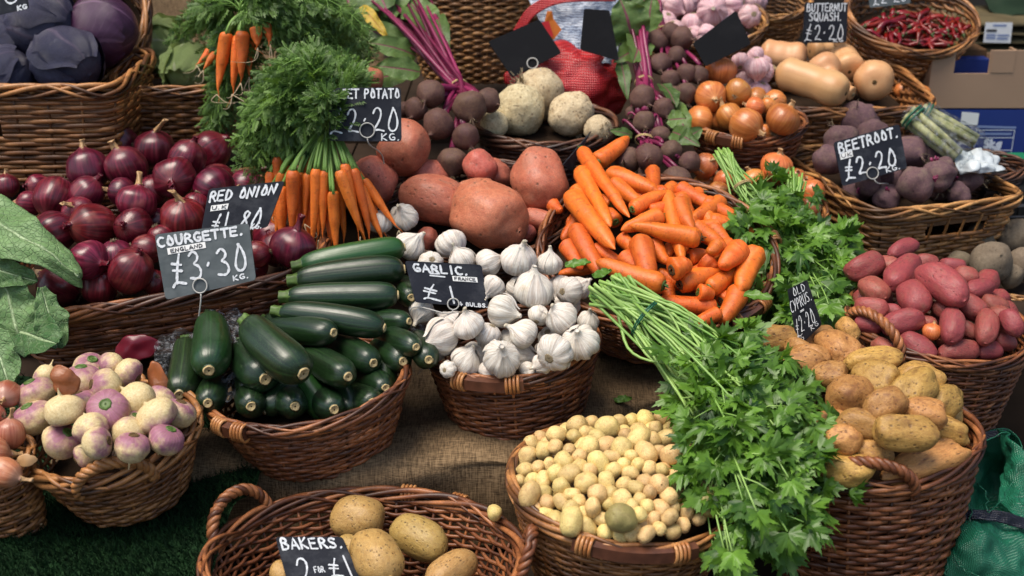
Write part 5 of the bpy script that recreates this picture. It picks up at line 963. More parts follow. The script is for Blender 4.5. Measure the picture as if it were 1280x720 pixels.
# garlic
h = Heap(640, 390, 1.63, 20, dome=.025, rx=105, ry=85); H['gar'] = h; fillers('garlic_bulb', 'garlic_bulb', h, (640, 390, 98, 72), 17, 'gar', .024, gap=1.55, seed=6)
place_round('garlic_bulb', 'garlic_bulb', h, [(473, 278, 18), (505, 271, 20, (-.2, .3, .8)), (512, 308, 21, (.6, .7, .2)), (538, 328, 16), (578, 326, 19), (563, 305, 22, (.5, -.8, .3)), (610, 328, 20), (687, 330, 18, (.1, .9, .3)), (648, 325, 25, (.2, .9, .6)), (527, 388, 18), (617, 358, 17), (712, 363, 20), (667, 363, 28, (.1, .9, .5)), (628, 388, 23, (.8, -.2, .3)), (545, 440, 14), (673, 394, 15), (610, 418, 18), (585, 407, 22, (-.3, .8, .5)), (552, 420, 25, (-.8, -.3, .5)), (702, 397, 23, (-.6, .5, .5)), (735, 402, 16), (582, 452, 21), (655, 417, 21), (610, 464, 15), (660, 465, 15), (677, 455, 14), (726, 428, 26, (-.3, .5, .8)), (627, 448, 26, (.1, .4, .9)), (693, 440, 26, (.3, .3, -.6)), (560, 462, 12)], 'gar', neck=NECK_UP, extra=.93)
# courgettes
h = Heap(380, 425, 1.55, 22); H['cou'] = h; fillers('courgette', 'courgette', h, (380, 450, 110, 45), 16, 'cou', .035, gap=2.2, long=50, seed=2)
place_long('courgette', 'courgette', h, [(500, 352, 514, 372, 14), (420, 400, 511, 402, 14), (377, 331, 505, 309, 15), (372, 350, 505, 337, 17), (362, 371, 497, 369, 16), (352, 390, 480, 410, 16), (520, 425, 536, 450, 16), (475, 420, 520, 434, 14), (445, 472, 482, 485, 15), (440, 486, 466, 503, 17), (466, 436, 504, 452, 17), (396, 480, 418, 512, 18), (350, 490, 369, 508, 18), (303, 480, 314, 508, 18), (259, 472, 260, 504, 18), (410, 424, 467, 454, 17), (380, 440, 435, 471, 18), (335, 402, 417, 416, 17), (232, 430, 224, 493, 19), (302, 437, 332, 474, 22), (312, 406, 379, 467, 24), (262, 400, 261, 463, 22)], 'cou', minlen=.135, tol=.78)
# turnips
h = Heap(140, 520, 1.40, 14, dome=.015, rx=105, ry=75); H['tur'] = h; fillers('turnip', 'turnip', h, (142, 525, 85, 55), 19, 'tur', .025, seed=9)
place_round('turnip', 'turnip', h, [(58, 470, 16), (112, 462, 21, (.3, .6, .4)), (45, 493, 23, (-.3, .8, .3)), (103, 478, 25, (.0, .8, .2)), (140, 457, 17, (-.9, -.4, .2)), (160, 466, 18, (.9, -.5, .1)), (42, 523, 23, (-.3, .8, .4)), (102, 507, 20), (132, 483, 21, (-.8, .2, .5)), (170, 500, 24, (.7, -.7, -.3)), (222, 517, 21, (.3, .9, .1)), (167, 526, 13), (80, 512, 24, (.1, -.6, -.2)), (135, 514, 25, (.1, .5, .8)), (195, 520, 25, (.6, -.8, -.2)), (106, 570, 15), (77, 552, 23, (.6, .7, .4)), (113, 534, 21, (.3, -.8, -.2)), (160, 542, 21, (.0, .5, -.8)), (207, 550, 21, (.4, .7, .2)), (121, 554, 20, (.9, .2, .1)), (165, 560, 22, (.2, .9, .2))], 'tur', neck=lambda rg: tuple(rg.normal(0, .7, 2)) + (.2,), squash=(1.06, 1.06, 1.0))
h = Heap(5, 540, 1.34, 18); fillers('shallot', 'shallot', h, (-12, 565, 35, 35), 17, 'sha', .025)
place_round('shallot', 'shallot', h, [(-14, 520, 18), (9, 492, 17, (.2, -.2, .9), 'round brown onion beside the turnips, root end facing out'), (-16, 565, 20), (13, 543, 18, (.0, .9, .1), 'pinkish shallot standing upright beside the turnip basket'), (4, 590, 19, (.9, -.3, .2), 'purple tinged shallot lying on the rim at the picture edge')], 'sha')
# large potatoes
h = Heap(1090, 508, 1.43, 14, dome=.02, rx=130, ry=90); H['pot'] = h; fillers('potato', 'potato', h, (1095, 520, 95, 55), 18, 'pot', .03, long=10, seed=7)
place_long('potato', 'potato', h, [(1010, 424, 1030, 422, 16), (1058, 410, 1062, 414, 12), (944, 426, 984, 424, 18), (996, 436, 1004, 440, 13), (1008, 446, 1022, 448, 17), (990, 456, 1008, 454, 19), (1042, 432, 1056, 446, 22), (1032, 470, 1044, 472, 18), (1072, 456, 1112, 450, 17), (1080, 548, 1086, 556, 13), (1038, 530, 1044, 530, 16), (1092, 474, 1104, 480, 24), (1138, 472, 1160, 476, 20), (1176, 506, 1186, 498, 19), (1058, 496, 1066, 492, 24), (1132, 494, 1154, 478, 21), (1102, 510, 1114, 506, 21), (1024, 555, 1036, 556, 18), (1048, 550, 1058, 550, 18), (1150, 515, 1164, 520, 19), (1062, 526, 1090, 534, 17), (1160, 530, 1200, 542, 16), (1084, 566, 1100, 568, 16), (1108, 540, 1150, 542, 22), (1046, 588, 1076, 588, 18), (1120, 590, 1196, 566, 20)], 'pot', centred=True, tol=.76)
# baking potatoes
h = Heap(480, 690, 1.315, 4); H['bak'] = h
place_round('baking_potato', 'baking_potato', h, [(352, 716, 16), (436, 690, 22)], 'bak')
place_long('baking_potato', 'baking_potato', h, [(443, 648, 452, 649, 30), (513, 667, 536, 678, 27), (466, 690, 476, 704, 32), (552, 722, 576, 706, 24)], 'bak', centred=True, cap=.03)
# tiny new potatoes: a full heap
h = Heap(780, 602, 1.37, 9, dome=.055, rx=150, ry=95); H['new'] = h; rg = np.random.default_rng(21); pts = [(776, 648, 20.0), (885, 631, 17.0), (858, 624, 13.0), (857, 612, 14.0)]; tries = 0
def inside(x, y): return ((x - 781) / 139) ** 2 + ((y - 598) / (80 if y < 598 else 74)) ** 2 < 1
while len(pts) < 230 and tries < 60000:
    tries += 1; x, y, r = rg.uniform(636, 926), rg.uniform(516, 678), 9.0 + 6.0 * rg.uniform() ** 1.9
    if not inside(x, y): continue
    if all(math.hypot(x - a, (y - b)) > .68 * (r + c) for a, b, c in pts): pts.append((x, y, r))
pts2 = sorted(pts[4:], key=lambda p: p[1]); fillers('new_potato', 'new_potato', h, (781, 598, 135, 72), 11.5, 'new', .020, gap=1.75, seed=12)
place_round('new_potato', 'new_potato', h, pts2, 'new', tol=.80, cap=.03)
place_round('green_potato', 'new_potato', h, [(776, 648, 20, 'largest potato in the new potato basket, greenish, at the front rim'), (886, 631, 17, 'yellow potato of middling size at the parsley side of the new potato basket')], 'new')
place_round('new_potato', 'new_potato', Heap(618, 643, 1.335, 0), [(618, 641, 10, 'single tiny new potato stranded on the rim of the baking potato basket')], 'new')
# chillies
h = Heap(1135, 36, 2.60, 30); H['chi'] = h; rg = np.random.default_rng(4); sp = []
for k in range(112):
    while True:
        x, y = rg.uniform(1070, 1205), rg.uniform(14, 58)
        if ((x - 1138) / 66) ** 2 + ((y - 36) / 20) ** 2 < 1: break
    a = rg.uniform(0, 6.28); l = rg.uniform(24, 38); sp.append((x - math.cos(a) * l / 2, y - math.sin(a) * l * .3, x + math.cos(a) * l / 2, y + math.sin(a) * l * .3, 4.4))
place_long('chilli', 'red_chilli', h, [(a, b, c, d, r) for a, b, c, d, r in sp], 'chi', tol=.6, cap=.03)
for it in ITEMS:
    if it[1] == 'chi': o = it[0]; s = o.matrix_world.to_scale(); L = s[0]; o.matrix_world = o.matrix_world @ Matrix.Diagonal((1, L / s[1], L / s[2], 1))
# ------------------------------------------------------------------ bunches
def fr(pts, lift): return [(x, y, Y, lift) for x, y, Y in pts]
rg = np.random.default_rng(77)
def spread(poly, n, Y0, Y1, lift0, lift1):
    out = []
    for k in range(n):
        i = rg.integers(len(poly)); j = rg.integers(len(poly)); a = rg.uniform(); p = np.array(poly[i][:2]) * a + np.array(poly[j][:2]) * (1 - a); out.append((p[0], p[1], rg.uniform(Y0, Y1), rg.uniform(lift0, lift1)))
    return out
# upper bunch: tie at the top, carrots hanging, greens trailing to both sides and down
carrot_bunch('upper bunch of thin carrots with blue tie hanging before the cabbages', (305, 14, 2.10), [(262, 62, 246, 82, 6, 2.10), (270, 66, 254, 88, 6, 2.09), (284, 40, 271, 118, 11, 2.07), (298, 44, 290, 118, 9, 2.07), (303, 38, 301, 104, 11, 2.06), (320, 34, 322, 60, 10, 2.06), (331, 28, 338, 56, 8, 2.07), (312, 50, 312, 96, 8, 2.09)],
   spread([(206, 48), (228, 26), (262, 12), (216, 62), (245, 30)], 12, 2.22, 2.30, .03, .07) + spread([(272, 130), (264, 160), (292, 150), (256, 178)], 12, 2.09, 2.12, .0, .03) + spread([(350, 20), (420, 10), (460, 40), (470, 75), (400, 50), (350, 60), (440, 90)], 40, 2.06, 2.16, .03, .10) + spread([(330, 2), (380, -10), (260, 6)], 8, 2.1, 2.16, .02, .05), 3, fsize=.050)
# lower bunch: tie at (408,148)
carrot_bunch('lower bunch of long thin carrots hanging over the courgettes', (409, 150, 1.86), [(352, 215, 344, 300, 8, 1.84), (374, 225, 372, 305, 8, 1.83), (389, 220, 384, 312, 8, 1.825), (400, 228, 398, 300, 8, 1.83), (420, 222, 432, 306, 8, 1.82), (436, 226, 458, 306, 8, 1.82), (446, 214, 484, 300, 8, 1.825), (338, 214, 336, 280, 8, 1.86), (346, 195, 350.48, 262, 8, 1.86), (362, 206, 366.48, 280, 9, 1.85), (380, 186, 385.6, 244, 8, 1.85), (340, 236, 346.72, 304, 8, 1.85), (375, 215, 381.72, 292, 7, 1.83), (352, 232, 352, 312, 10, 1.83), (366, 212, 364.88, 304, 11, 1.81), (385, 216, 380.52, 280, 8, 1.82), (395, 210, 389.4, 314, 9, 1.8), (406, 213, 403.76, 300, 8, 1.8), (417, 238, 420.36, 322, 10, 1.79), (424, 212, 455.36, 300, 10, 1.79), (412, 258, 413.12, 312, 8, 1.81), (430, 204, 450.16, 296, 9, 1.795), (441, 210, 464.52, 302, 9, 1.8), (450, 232, 481.36, 305, 9, 1.81), (454, 224, 498.8, 288, 8, 1.82)],
   spread([(308, 150), (335, 140), (296, 195), (312, 228), (355, 165), (345, 225), (292, 175), (330, 190)], 46, 1.86, 1.92, .06, .15) + spread([(352, 84), (376, 62), (420, 75), (450, 95), (345, 110), (400, 110), (380, 90)], 30, 1.90, 1.98, .02, .06) + spread([(408, 122), (410, 150)], 3, 1.795, 1.805, .02, .03), 5, fsize=.050)
# the long carrot hair roots belong to the carrots themselves
ends = []
r2 = np.random.default_rng(9)
for px, py, Y in [(900, 500, 1.41), (935, 520, 1.37), (965, 490, 1.42), (985, 505, 1.40), (990, 535, 1.35), (965, 550, 1.32), (938, 575, 1.30), (928, 610, 1.27), (965, 605, 1.27), (982, 580, 1.29), (985, 620, 1.27), (972, 655, 1.25), (948, 640, 1.25), (990, 520, 1.38), (915, 540, 1.34), (970, 665, 1.25), (995, 640, 1.27), (945, 680, 1.24), (930, 480, 1.44), (965, 478, 1.44), (880, 490, 1.44), (925, 692, 1.235), (985, 540, 1.34), (955, 630, 1.26), (890, 520, 1.39)]: ends.append((px, py, Y))
parsley('large bunch of flat parsley sprawling across the new potatoes', [(738, 372), (800, 352)][0:2] and [(740, 376, 1.56), (786, 350, 1.60)], (808, 398, 1.545), .031, ends, 92, .0265, .07, 3, .62, seed=2, stem_r=.0021, upn=(0, -.45, .85))
parsley('smaller parsley bunch with pale cut stems standing among yellow onions', [(896, 196, 2.0), (914, 192, 2.0)], (927, 232, 1.955), .015, [(945, 270, 1.92), (960, 300, 1.88), (985, 290, 1.9), (930, 290, 1.92), (970, 250, 1.95), (1000, 320, 1.86), (980, 340, 1.82), (955, 270, 1.93)], 30, .026, .05, 4, .5, tie_mat='raffia', seed=4)
parsley('drooping parsley bunch between the onions and the red potatoes', [(985, 222, 1.98), (1002, 232, 1.97)], (992, 282, 1.90), .013, [(1000, 330, 1.84), (1030, 330, 1.82), (1045, 355, 1.78), (1010, 370, 1.76), (975, 360, 1.78), (1040, 390, 1.72), (1055, 310, 1.86), (970, 320, 1.84), (1025, 400, 1.70)], 36, .027, .05, 4, .45, seed=6)
# beetroot bunches
L = []
for k in range(14): L.append((470 + r2.uniform(-30, 30), 40 + r2.uniform(-30, 30), 2.42, 470 + r2.uniform(-60, 70), -5 + r2.uniform(-40, 40), 2.55 + r2.uniform(-.04, .04), r2.uniform(34, 60)))
L += [(510, 62, 2.36, 440, 28, 2.40, 34), (540, 40, 2.38, 505, -5, 2.46, 50), (548, 20, 2.42, 560, 66, 2.30, 22), (520, 70, 2.33, 462, 52, 2.30, 30), (525, 90, 2.28, 470, 82, 2.26, 30), (505, 92, 2.30, 445, 105, 2.25, 34)]
beet_bunch('bunched beetroot with long magenta stems beside the sweet potato board', (574, 110, 2.20), [(505, 137, 10, 2.14), (520, 137, 15, 2.11), (538, 117, 18, 2.12), (587, 134, 21, 2.10), (610, 126, 16, 2.12), (548, 156, 20, 2.08), (582, 171, 17, 2.06), (565, 203, 19, 2.04)], [(480 + r2.uniform(-16, 60), 18 + r2.uniform(-25, 18), 2.46 + r2.uniform(-.04, .04)) for _ in range(34)], L, 1, sr=.0046)
beet_bunch('beetroot bunch with upright stems against the red net sack', (805, 104, 2.26), [(790, 142, 9, 2.17), (803, 122, 16, 2.16), (829, 136, 14, 2.15), (805, 152, 14, 2.12), (826, 170, 13, 2.10)], [(798 + r2.uniform(-18, 14), 38 + r2.uniform(-20, 26), 2.38) for _ in range(15)],
   [(800, 60, 2.36, 770, 75, 2.30, 30), (790, 50, 2.36, 776, -2, 2.36, 56), (800, 45, 2.38, 793, 76, 2.28, 40), (810, 40, 2.4, 815, -4, 2.42, 40), (776, 78, 2.32, 784, 120, 2.24, 18), (770, 20, 2.4, 762, 62, 2.33, 30), (826, 105, 2.2, 846, 132, 2.14, 26), (838, 130, 2.18, 862, 170, 2.1, 30)], 2, sr=.0052)
beet_bunch('dark beetroot bunch hanging beside the pink garlic', (828, 40, 2.44), [(822, 52, 15, 2.38), (838, 40, 12, 2.38), (852, 48, 15, 2.37), (846, 70, 12, 2.33), (825, 80, 14, 2.31), (838, 99, 12, 2.27), (858, 92, 13, 2.28), (874, 94, 12, 2.28), (857, 117, 14, 2.24), (842, 118, 11, 2.24)], [(815 + r2.uniform(-10, 8), 0 + r2.uniform(-14, 14), 2.52) for _ in range(12)], [(808, 4, 2.5, 790, -20, 2.52, 30)], 3)
beet_bunch('low beetroot bunch lying above the loose carrots', (806, 176, 2.10), [(839, 189, 14, 2.04), (862, 203, 14, 2.02), (784, 201, 17, 2.02), (812, 215, 14, 2.00), (811, 196, 17, 1.99), (845, 227, 20, 1.975)], [(795 + r2.uniform(-20, 30), 152 + r2.uniform(-8, 8), 2.14) for _ in range(12)], [(840, 165, 2.1, 872, 180, 2.04, 24), (835, 150, 2.12, 858, 148, 2.1, 24), (850, 178, 2.06, 878, 160, 2.08, 20), (790, 170, 2.1, 764, 163, 2.08, 14)], 4)
# ------------------------------------------------------------------ spring greens at the left edge
def big_leaf(label, base, tip, wpx, nrm, bend, ruf, seed, shape='fan', mat='greens_leaf', tone=.5, cup=.15, cat='leaf', group='broad green leaves at the edge', name='cabbage_leaf'):
    b, t = P(*base), P(*tip); g, uv = leaf_grid(b, t, pxm(*base, wpx), np.array(nrm, float), bend, ruf, seed, 33, 54, shape=shape, cup=cup); g = crumple(g, .0065 if wpx > 30 else .002, 26, seed, 3); o = localise(MB().grid(g, uv=uv, tone=tone).build(name, MT[mat]), b); solidify(o, .0012); return tag(o, label, cat, group)
big_leaf('broad pale green leaf drooping in front of the red onions', (-70, 262, 1.74), (88, 328, 1.585), 74, (.35, -.75, .75), .26, .11, 1, tone=.85, cup=-.25, shape='oval')
big_leaf('folded green leaf hanging under the broad pale leaf', (-50, 318, 1.68), (36, 350, 1.60), 40, (.2, -.9, .3), .25, .10, 2, tone=.35, cup=.5)
big_leaf('bright green leaf with browned ragged lower margin', (2, 325, 1.64), (26, 424, 1.57), 62, (-.2, -1, .3), .16, .09, 3, tone=.75, cup=-.2)
big_leaf('dark green leaf hanging over the turnip basket', (-20, 395, 1.60), (74, 432, 1.53), 60, (.2, -.7, .6), -.12, .05, 4, tone=.0)
big_leaf('upright green leaf leaning against the red onion basket', (52, 360, 1.60), (72, 434, 1.555), 40, (.5, -1, .1), .12, .06, 5, tone=.5)
big_leaf('torn leaf tip dangling above the shallots', (-12, 400, 1.55), (12, 486, 1.47), 46, (.1, -1, .3), .1, .08, 6, tone=.6)
mb = MB(); 
# loose skins
def skin(label, px, py, Y, w, h, mat, seed, rot=0, name='onion_skin', curl=.22):
    c = P(px, py, Y); W = pxm(px, py, Y, w); Hh = pxm(px, py, Y, h); n = 16; g = np.zeros((n, n, 3)); ca, sa = math.cos(R(rot)), math.sin(R(rot))
    for i, u in enumerate(np.linspace(-1, 1, n)):
        for j, v in enumerate(np.linspace(-1, 1, n)):
            a, b = u * math.sqrt(1 - v * v / 2), v * math.sqrt(1 - u * u / 2); q_ = math.atan2(b, a); k_ = 1 + .10 * math.sin(2 * q_ + seed) + .07 * math.sin(3 * q_ + 2 * seed) + .03 * math.sin(7 * q_ + seed); a *= k_; b *= k_; x, y = a * W / 2, b * Hh / 2; x, y = x * ca - y * sa, x * sa + y * ca; g[i, j] = RGT * x + UPV * y - FWD * (curl * W * .5 * (1 - a * a - .5 * b * b)) 
    o = MB().grid(crumple(g, .005, 38, seed, 2)).build(name, MT[mat]); o.location = c; solidify(o, .0006); return tag(o, label, 'onion skin', 'stray onion skins')
skin('shiny dark red onion skin lying below the red onion basket', 170, 436, 1.595, 52, 38, 'red_skin', 1, 10)
skin('orange papery skin between the courgettes and the turnips', 198, 478, 1.47, 24, 58, 'paper_orange', 2, 15)
skin('peeled orange skin lying across the purple turnips', 82, 476, 1.36, 40, 34, 'paper_orange', 3, -30)
skin('torn shallot skin on the rim beside the turnips', 34, 575, 1.30, 26, 14, 'paper_skin', 4, 10)
skin('crumpled straw coloured skin beside the parsley stems', 888, 290, 1.90, 26, 20, 'paper_skin', 5, 30)
# film under the courgettes
for lab, ctrl, sd in (('crumpled clear film showing between the front courgettes', [[(262, 388, 1.60), (290, 388, 1.60), (318, 400, 1.60)], [(275, 430, 1.55), (292, 430, 1.545), (305, 430, 1.55)], [(278, 500, 1.47), (284, 505, 1.465), (292, 500, 1.47)]], 1), ('crumpled clear film tucked beside the last courgette', [[(204, 420, 1.60), (230, 412, 1.60), (246, 418, 1.60)], [(192, 440, 1.57), (210, 440, 1.565), (236, 444, 1.57)], [(196, 470, 1.53), (206, 480, 1.52), (220, 474, 1.53)]], 2), ('crumpled clear film between the courgettes and the garlic', [[(508, 392, 1.64), (518, 400, 1.63), (530, 406, 1.63)], [(512, 425, 1.60), (522, 432, 1.59), (536, 436, 1.59)], [(480, 500, 1.50), (512, 478, 1.52), (540, 462, 1.54)]], 3)):
    g = sheet(ctrl, 26, 22); c = g[13, 11]; o = localise(MB().grid(crumple(g, .012, 55, sd, 3)).build('plastic_film', MT['clear_film'], None), c); tag(o, lab, 'plastic film', 'crumpled film round the courgettes')
# ------------------------------------------------------------------ red net sack, blue film label, printed tag
c = P(712, 106, 2.36); mb = blob(401, .10, 1.2, 60, 1, 1, 1, .12); v = mb.v[0]; v *= np.array([pxm(712, 106, 2.36, 76), .08, pxm(712, 106, 2.36, 50)])
for i in range(len(v)): v[i] *= 1 + .13 * (1 - 2.2 * mnoise.voronoi(Vector(v[i] * 17))[0][0])
sk = empty('net_sack', c, 'red net sack of onions with a silvery printed band', 'sack'); mb.build('netting', MT['red_net'], sk)
g = sheet([[(650, -20, 2.52), (720, -24, 2.50), (790, -20, 2.52)], [(676, 30, 2.44), (720, 26, 2.42), (775, 30, 2.44)], [(690, 74, 2.34), (725, 76, 2.325), (772, 84, 2.34)]], 30, 30); o = MB().grid(crumple(g, .012, 25, 3, 3) - c).build('printed_band', MT['film_blue'], sk)
g = sheet([[(640, 40, 2.45), (662, 8, 2.44), (700, -8, 2.43), (770, -14, 2.44)], [(650, 46, 2.44), (670, 18, 2.43), (706, 3, 2.42), (770, 1, 2.43)]], 10, 30); o = MB().grid(g - c).build('red_strap', MT['red_net'], sk); solidify(o, .003)
mb = MB(); q = np.array([P(*a) for a in ((684, 14, 2.38), (690, 14, 2.38), (692, 24, 2.38), (702, 37, 2.375), (692, 50, 2.37), (684, 44, 2.37), (680, 30, 2.375))]) - c; mb.add(np.concatenate([q, q + np.array([0, .002, 0])]), [tuple(range(7)), tuple(range(13, 6, -1))] + [(i, i + 7, (i + 1) % 7 + 7, (i + 1) % 7) for i in range(7)]); t = mb.build('swing_tag', MT['label_orange'], sk, smooth=False)
mb = MB(); q = np.array([P(*a) for a in ((677, 28, 2.367), (686, 26, 2.367), (692, 46, 2.362), (684, 46, 2.362))]) - c; mb.add(q, [(0, 1, 2, 3)]); mb.build('tag_panel', MT['label_red'], t, smooth=False)
# ------------------------------------------------------------------ wrapped celery
def celery(label, a, b, rp, seed):
    A, E = P(*a), P(*b); root = empty('wrapped_celery', A, label, 'celery', 'celery hearts in clear film'); F = frame_from(E - A, TOCAM(A)); L = np.linalg.norm(E - A); r = pxm(*a, rp); mb = MB(); rr = np.random.default_rng(seed)
    for k in range(9):
        q = rr.uniform(0, 6.28); o = (F[:, 1] * math.cos(q) + F[:, 2] * math.sin(q)) * r * rr.uniform(.2, .7); mb.tube([o, o + F[:, 0] * L * .5, o * .8 + F[:, 0] * L * .97], [r * .34, r * .32, r * .26], 8)
    mb.build('celery_sticks', MT['celery'], root); g = np.zeros((26, 22, 3))
    for i, x in enumerate(np.linspace(-.06, 1.14, 26)):
        for j, w in enumerate(np.linspace(0, 2 * np.pi, 22, endpoint=False)): k = r * (1.06 if 0 < x < 1 else .75) * (1 + .12 * mnoise.noise(Vector((x * 7, math.cos(w) * 2, math.sin(w) * 2 + seed)))); g[i, j] = F[:, 0] * L * x + (F[:, 1] * math.cos(w) + F[:, 2] * math.sin(w)) * k
    mb = MB().grid(crumple(g, .006, 60, seed, 2), cv=True); mb.build('film_wrap', MT['clear_film'], root)
    mb = MB()
    for x in (.06, .12): ring_tie(mb, F[:, 0] * L * x, E - A, r * 1.08, .0022)
    mb.build('printed_ring', MT['band_green'], root); return root
celery('film wrapped celery heart lying across the beetroot', (1136, 142, 2.14), (1200, 196, 2.08), 15, 1); celery('film wrapped celery heart behind, nearest the blue box', (1150, 140, 2.26), (1222, 178, 2.22), 14, 2)
g = sheet([[(1196, 190, 2.12), (1222, 186, 2.12), (1246, 196, 2.14)], [(1194, 202, 2.08), (1222, 202, 2.06), (1250, 208, 2.10)], [(1200, 218, 2.06), (1226, 216, 2.05), (1244, 215, 2.08)]], 24, 24); cc = g[12, 12]; MT['white_bag'] = None
simple('white_bag_film', (.55, .60, .62), .3, .5, 30, .2); o = localise(MB().grid(crumple(g, .02, 30, 4, 3)).build('plastic_bag', MT['white_bag_film']), cc); solidify(o, .001); tag(o, 'crumpled white plastic bag beside the dusty beetroot', 'plastic bag')
# ------------------------------------------------------------------ boxes
def boxmesh(mb, lo, hi): mb.box(lo, hi)
bx = empty('cardboard_tray', P(1225, 135, 2.50), 'open brown cardboard tray with a hand hole cut in its end', 'box'); W = pxm(1225, 135, 2.5, 67); Hh = pxm(1225, 135, 2.5, 72); T_ = .005
mb = MB(); nr = W * 2; hx0, hx1, hz = -W + nr * .21, -W + nr * .53, Hh * .60
mb.box((-W, 0, 0), (W, T_, Hh * .60)); mb.box((-W, 0, Hh * .60 + .0), (hx0, T_, Hh)); mb.box((hx1, 0, Hh * .60), (W, T_, Hh)); mb.build('end_panel', MT['cardboard'], bx, smooth=False)
mb = MB(); mb.box((-W, T_, 0), (-W + T_, .16, Hh * .80)); mb.box((W - T_, T_, 0), (W, .16, Hh * .80)); mb.box((-W + T_, .155, 0), (W - T_, .16, Hh * .7)); mb.box((-W + T_, T_, 0), (W - T_, .155, T_)); mb.build('tray_body', MT['card_inner'], bx, smooth=False)
mb = MB(); mb.box((hx1 + .004, -.0012, Hh * .62), (hx1 + .05, 0, Hh)); mb.build('flap', MT['cardboard'], bx, smooth=False)
mb = MB(); mb.box((-.05, .06, T_), (.03, .15, Hh * .74)); o = mb.build('blue_punnet', MT['blue_card'], None, smooth=False); o.location = bx.location; tag(o, 'blue carton standing inside the brown cardboard tray', 'carton')
bb = empty('blue_box', P(1222, 200, 2.50), 'blue produce carton with white panel and 5kg print', 'box'); W = pxm(1222, 200, 2.5, 56); Hh = pxm(1222, 200, 2.5, 64)
mb = MB(); mb.box((-W, 0, 0), (W, .26, Hh)); mb.build('carton', MT['blue_card'], bb, smooth=False)
BD = Board(np.array([(-W, 0, Hh), (W, 0, Hh), (W, 0, 0), (-W, 0, 0)], float), np.array([0, -1.0, 0]))
mb = MB(); cs = [(.25, .04), (.44, .07), (.44, .30), (.25, .29)]; mb.add([BD.pt(u, v, .0012) for u, v in cs] + [BD.pt(u, v, .0002) for u, v in cs], [(0, 3, 2, 1), (0, 1, 5, 4), (1, 2, 6, 5), (2, 3, 7, 6), (3, 0, 4, 7)]); mb.build('white_label', MT['sticker'], bb, smooth=False)
mb = MB(); strokes(mb, BD, [[(.44, .40), (.86, .40)], [(.44, .40), (.44, .95)], [(.86, .40), (.86, .95)], [(.44, .55), (.86, .55)], [(.44, .80), (.86, .80)]], .0016); text(mb, BD, '5kg', .55, .73, .60, .75, .006); mb.build('printing', MT['white_print'], bb, smooth=False)
for ln in ([(.45, .33), (.86, .35)], [(.48, .475), (.82, .475)], [(.62, .88), (.80, .88)], [(.04, .17), (.12, .17)]): mb = MB(); strokes(mb, BD, [ln], .005); mb.build('fine_print', MT['pale_print'], bb, smooth=False)
mb = MB(); a = np.linspace(0, 2 * np.pi, 20, endpoint=False); mb.add([BD.pt(.30 + .075 * math.cos(q), .50 + .09 * math.sin(q), .0008) for q in a], [tuple(range(20))]); mb.build('hand_hole', MT['black_plastic'], bb, smooth=False)
b2 = empty('blue_box', P(1296, 200, 2.52), 'second blue carton at the edge behind the printed one', 'box'); mb = MB(); mb.box((-.027, 0, 0), (.08, .3, Hh * .92)); mb.build('carton', MT['blue_card'], b2, smooth=False)
# black crate, green crate
cr = empty('black_crate', P(1268, 300, 2.10), 'black plastic crate behind the dusty potatoes', 'crate'); W = pxm(1268, 300, 2.1, 46); mb = MB(); mb.box((-W, 0, 0), (W + .06, .2, .012)); mb.box((-W, 0, .012), (W + .06, .008, .088)); mb.box((-W, .008, .012), (-W + .008, .2, .088)); mb.box((-W, -.006, .088), (W + .06, .2, .094))
for k in range(5): mb.box((-W + .012 + k * .026, -.004, .012), (-W + .018 + k * .026, -.0, .088))
mb.build('crate_body', MT['black_plastic'], cr, smooth=False)
BD = Board(np.array([(-W, -.004, .088), (W + .06, -.004, .088), (W + .06, -.004, 0), (-W, -.004, 0)]), np.array([0, -1.0, 0])); mb = MB(); strokes(mb, BD, [[(.2, .25), (.7, .22)]], .006); strokes(mb, BD, [[(.25, .48), (.4, .47)]], .003); mb.build('moulded_mark', MT['grey_print'], cr, smooth=False)
gc = empty('green_crate', P(1274, 238, 2.30), 'green plastic crate corner with a pale stripe', 'crate'); mb = MB(); mb.box((-.024, 0, 0), (.06, .15, .034)); mb.build('crate_body', MT['green_plastic'], gc, smooth=False); mb = MB(); mb.box((-.012, -.0015, 0), (-.004, -.0002, .034)); mb.build('stripe', MT['pale_print'], gc, smooth=False)
# wooden block below the chillies, brown sacks behind
wb = empty('wooden_crate', P(1108, 112, 2.60), 'weathered wooden crate under the chilli basket', 'crate'); Wd = pxm(1108, 112, 2.6, 60); mb = MB()
for k in range(4): mb.box((-Wd + .002, .002 * (k % 2), k * .021), (Wd, .16, k * .021 + .018))
mb.build('slat_side', MT['crate_wood'], wb, smooth=False)
mb = MB(); mb.box((Wd, -.002, 0), (Wd + .10, .14, .085)); mb.build('end_block', MT['crate_wood'], wb, smooth=False)
ps = empty('paper_sack', P(1262, 70, 2.95), 'stack of folded brown sacks with a white printed label', 'sack'); mb = MB()
for k in range(5):
    g = np.zeros((18, 14, 3)); 
    for i, u in enumerate(np.linspace(-.15, .17, 18)):
        for j, w in enumerate(np.linspace(0, 2 * np.pi, 14, endpoint=False)): g[i, j] = (u, .12 + .13 * math.cos(w) + .01 * mnoise.noise(Vector((u * 9, w, k))), -.01 + k * .021 + .012 * math.sin(w) + .006 * mnoise.noise(Vector((u * 7, k * 3, w))))
    mb.grid(g, cv=True)
mb.build('folded_sacking', MT['sack_brown'], ps)
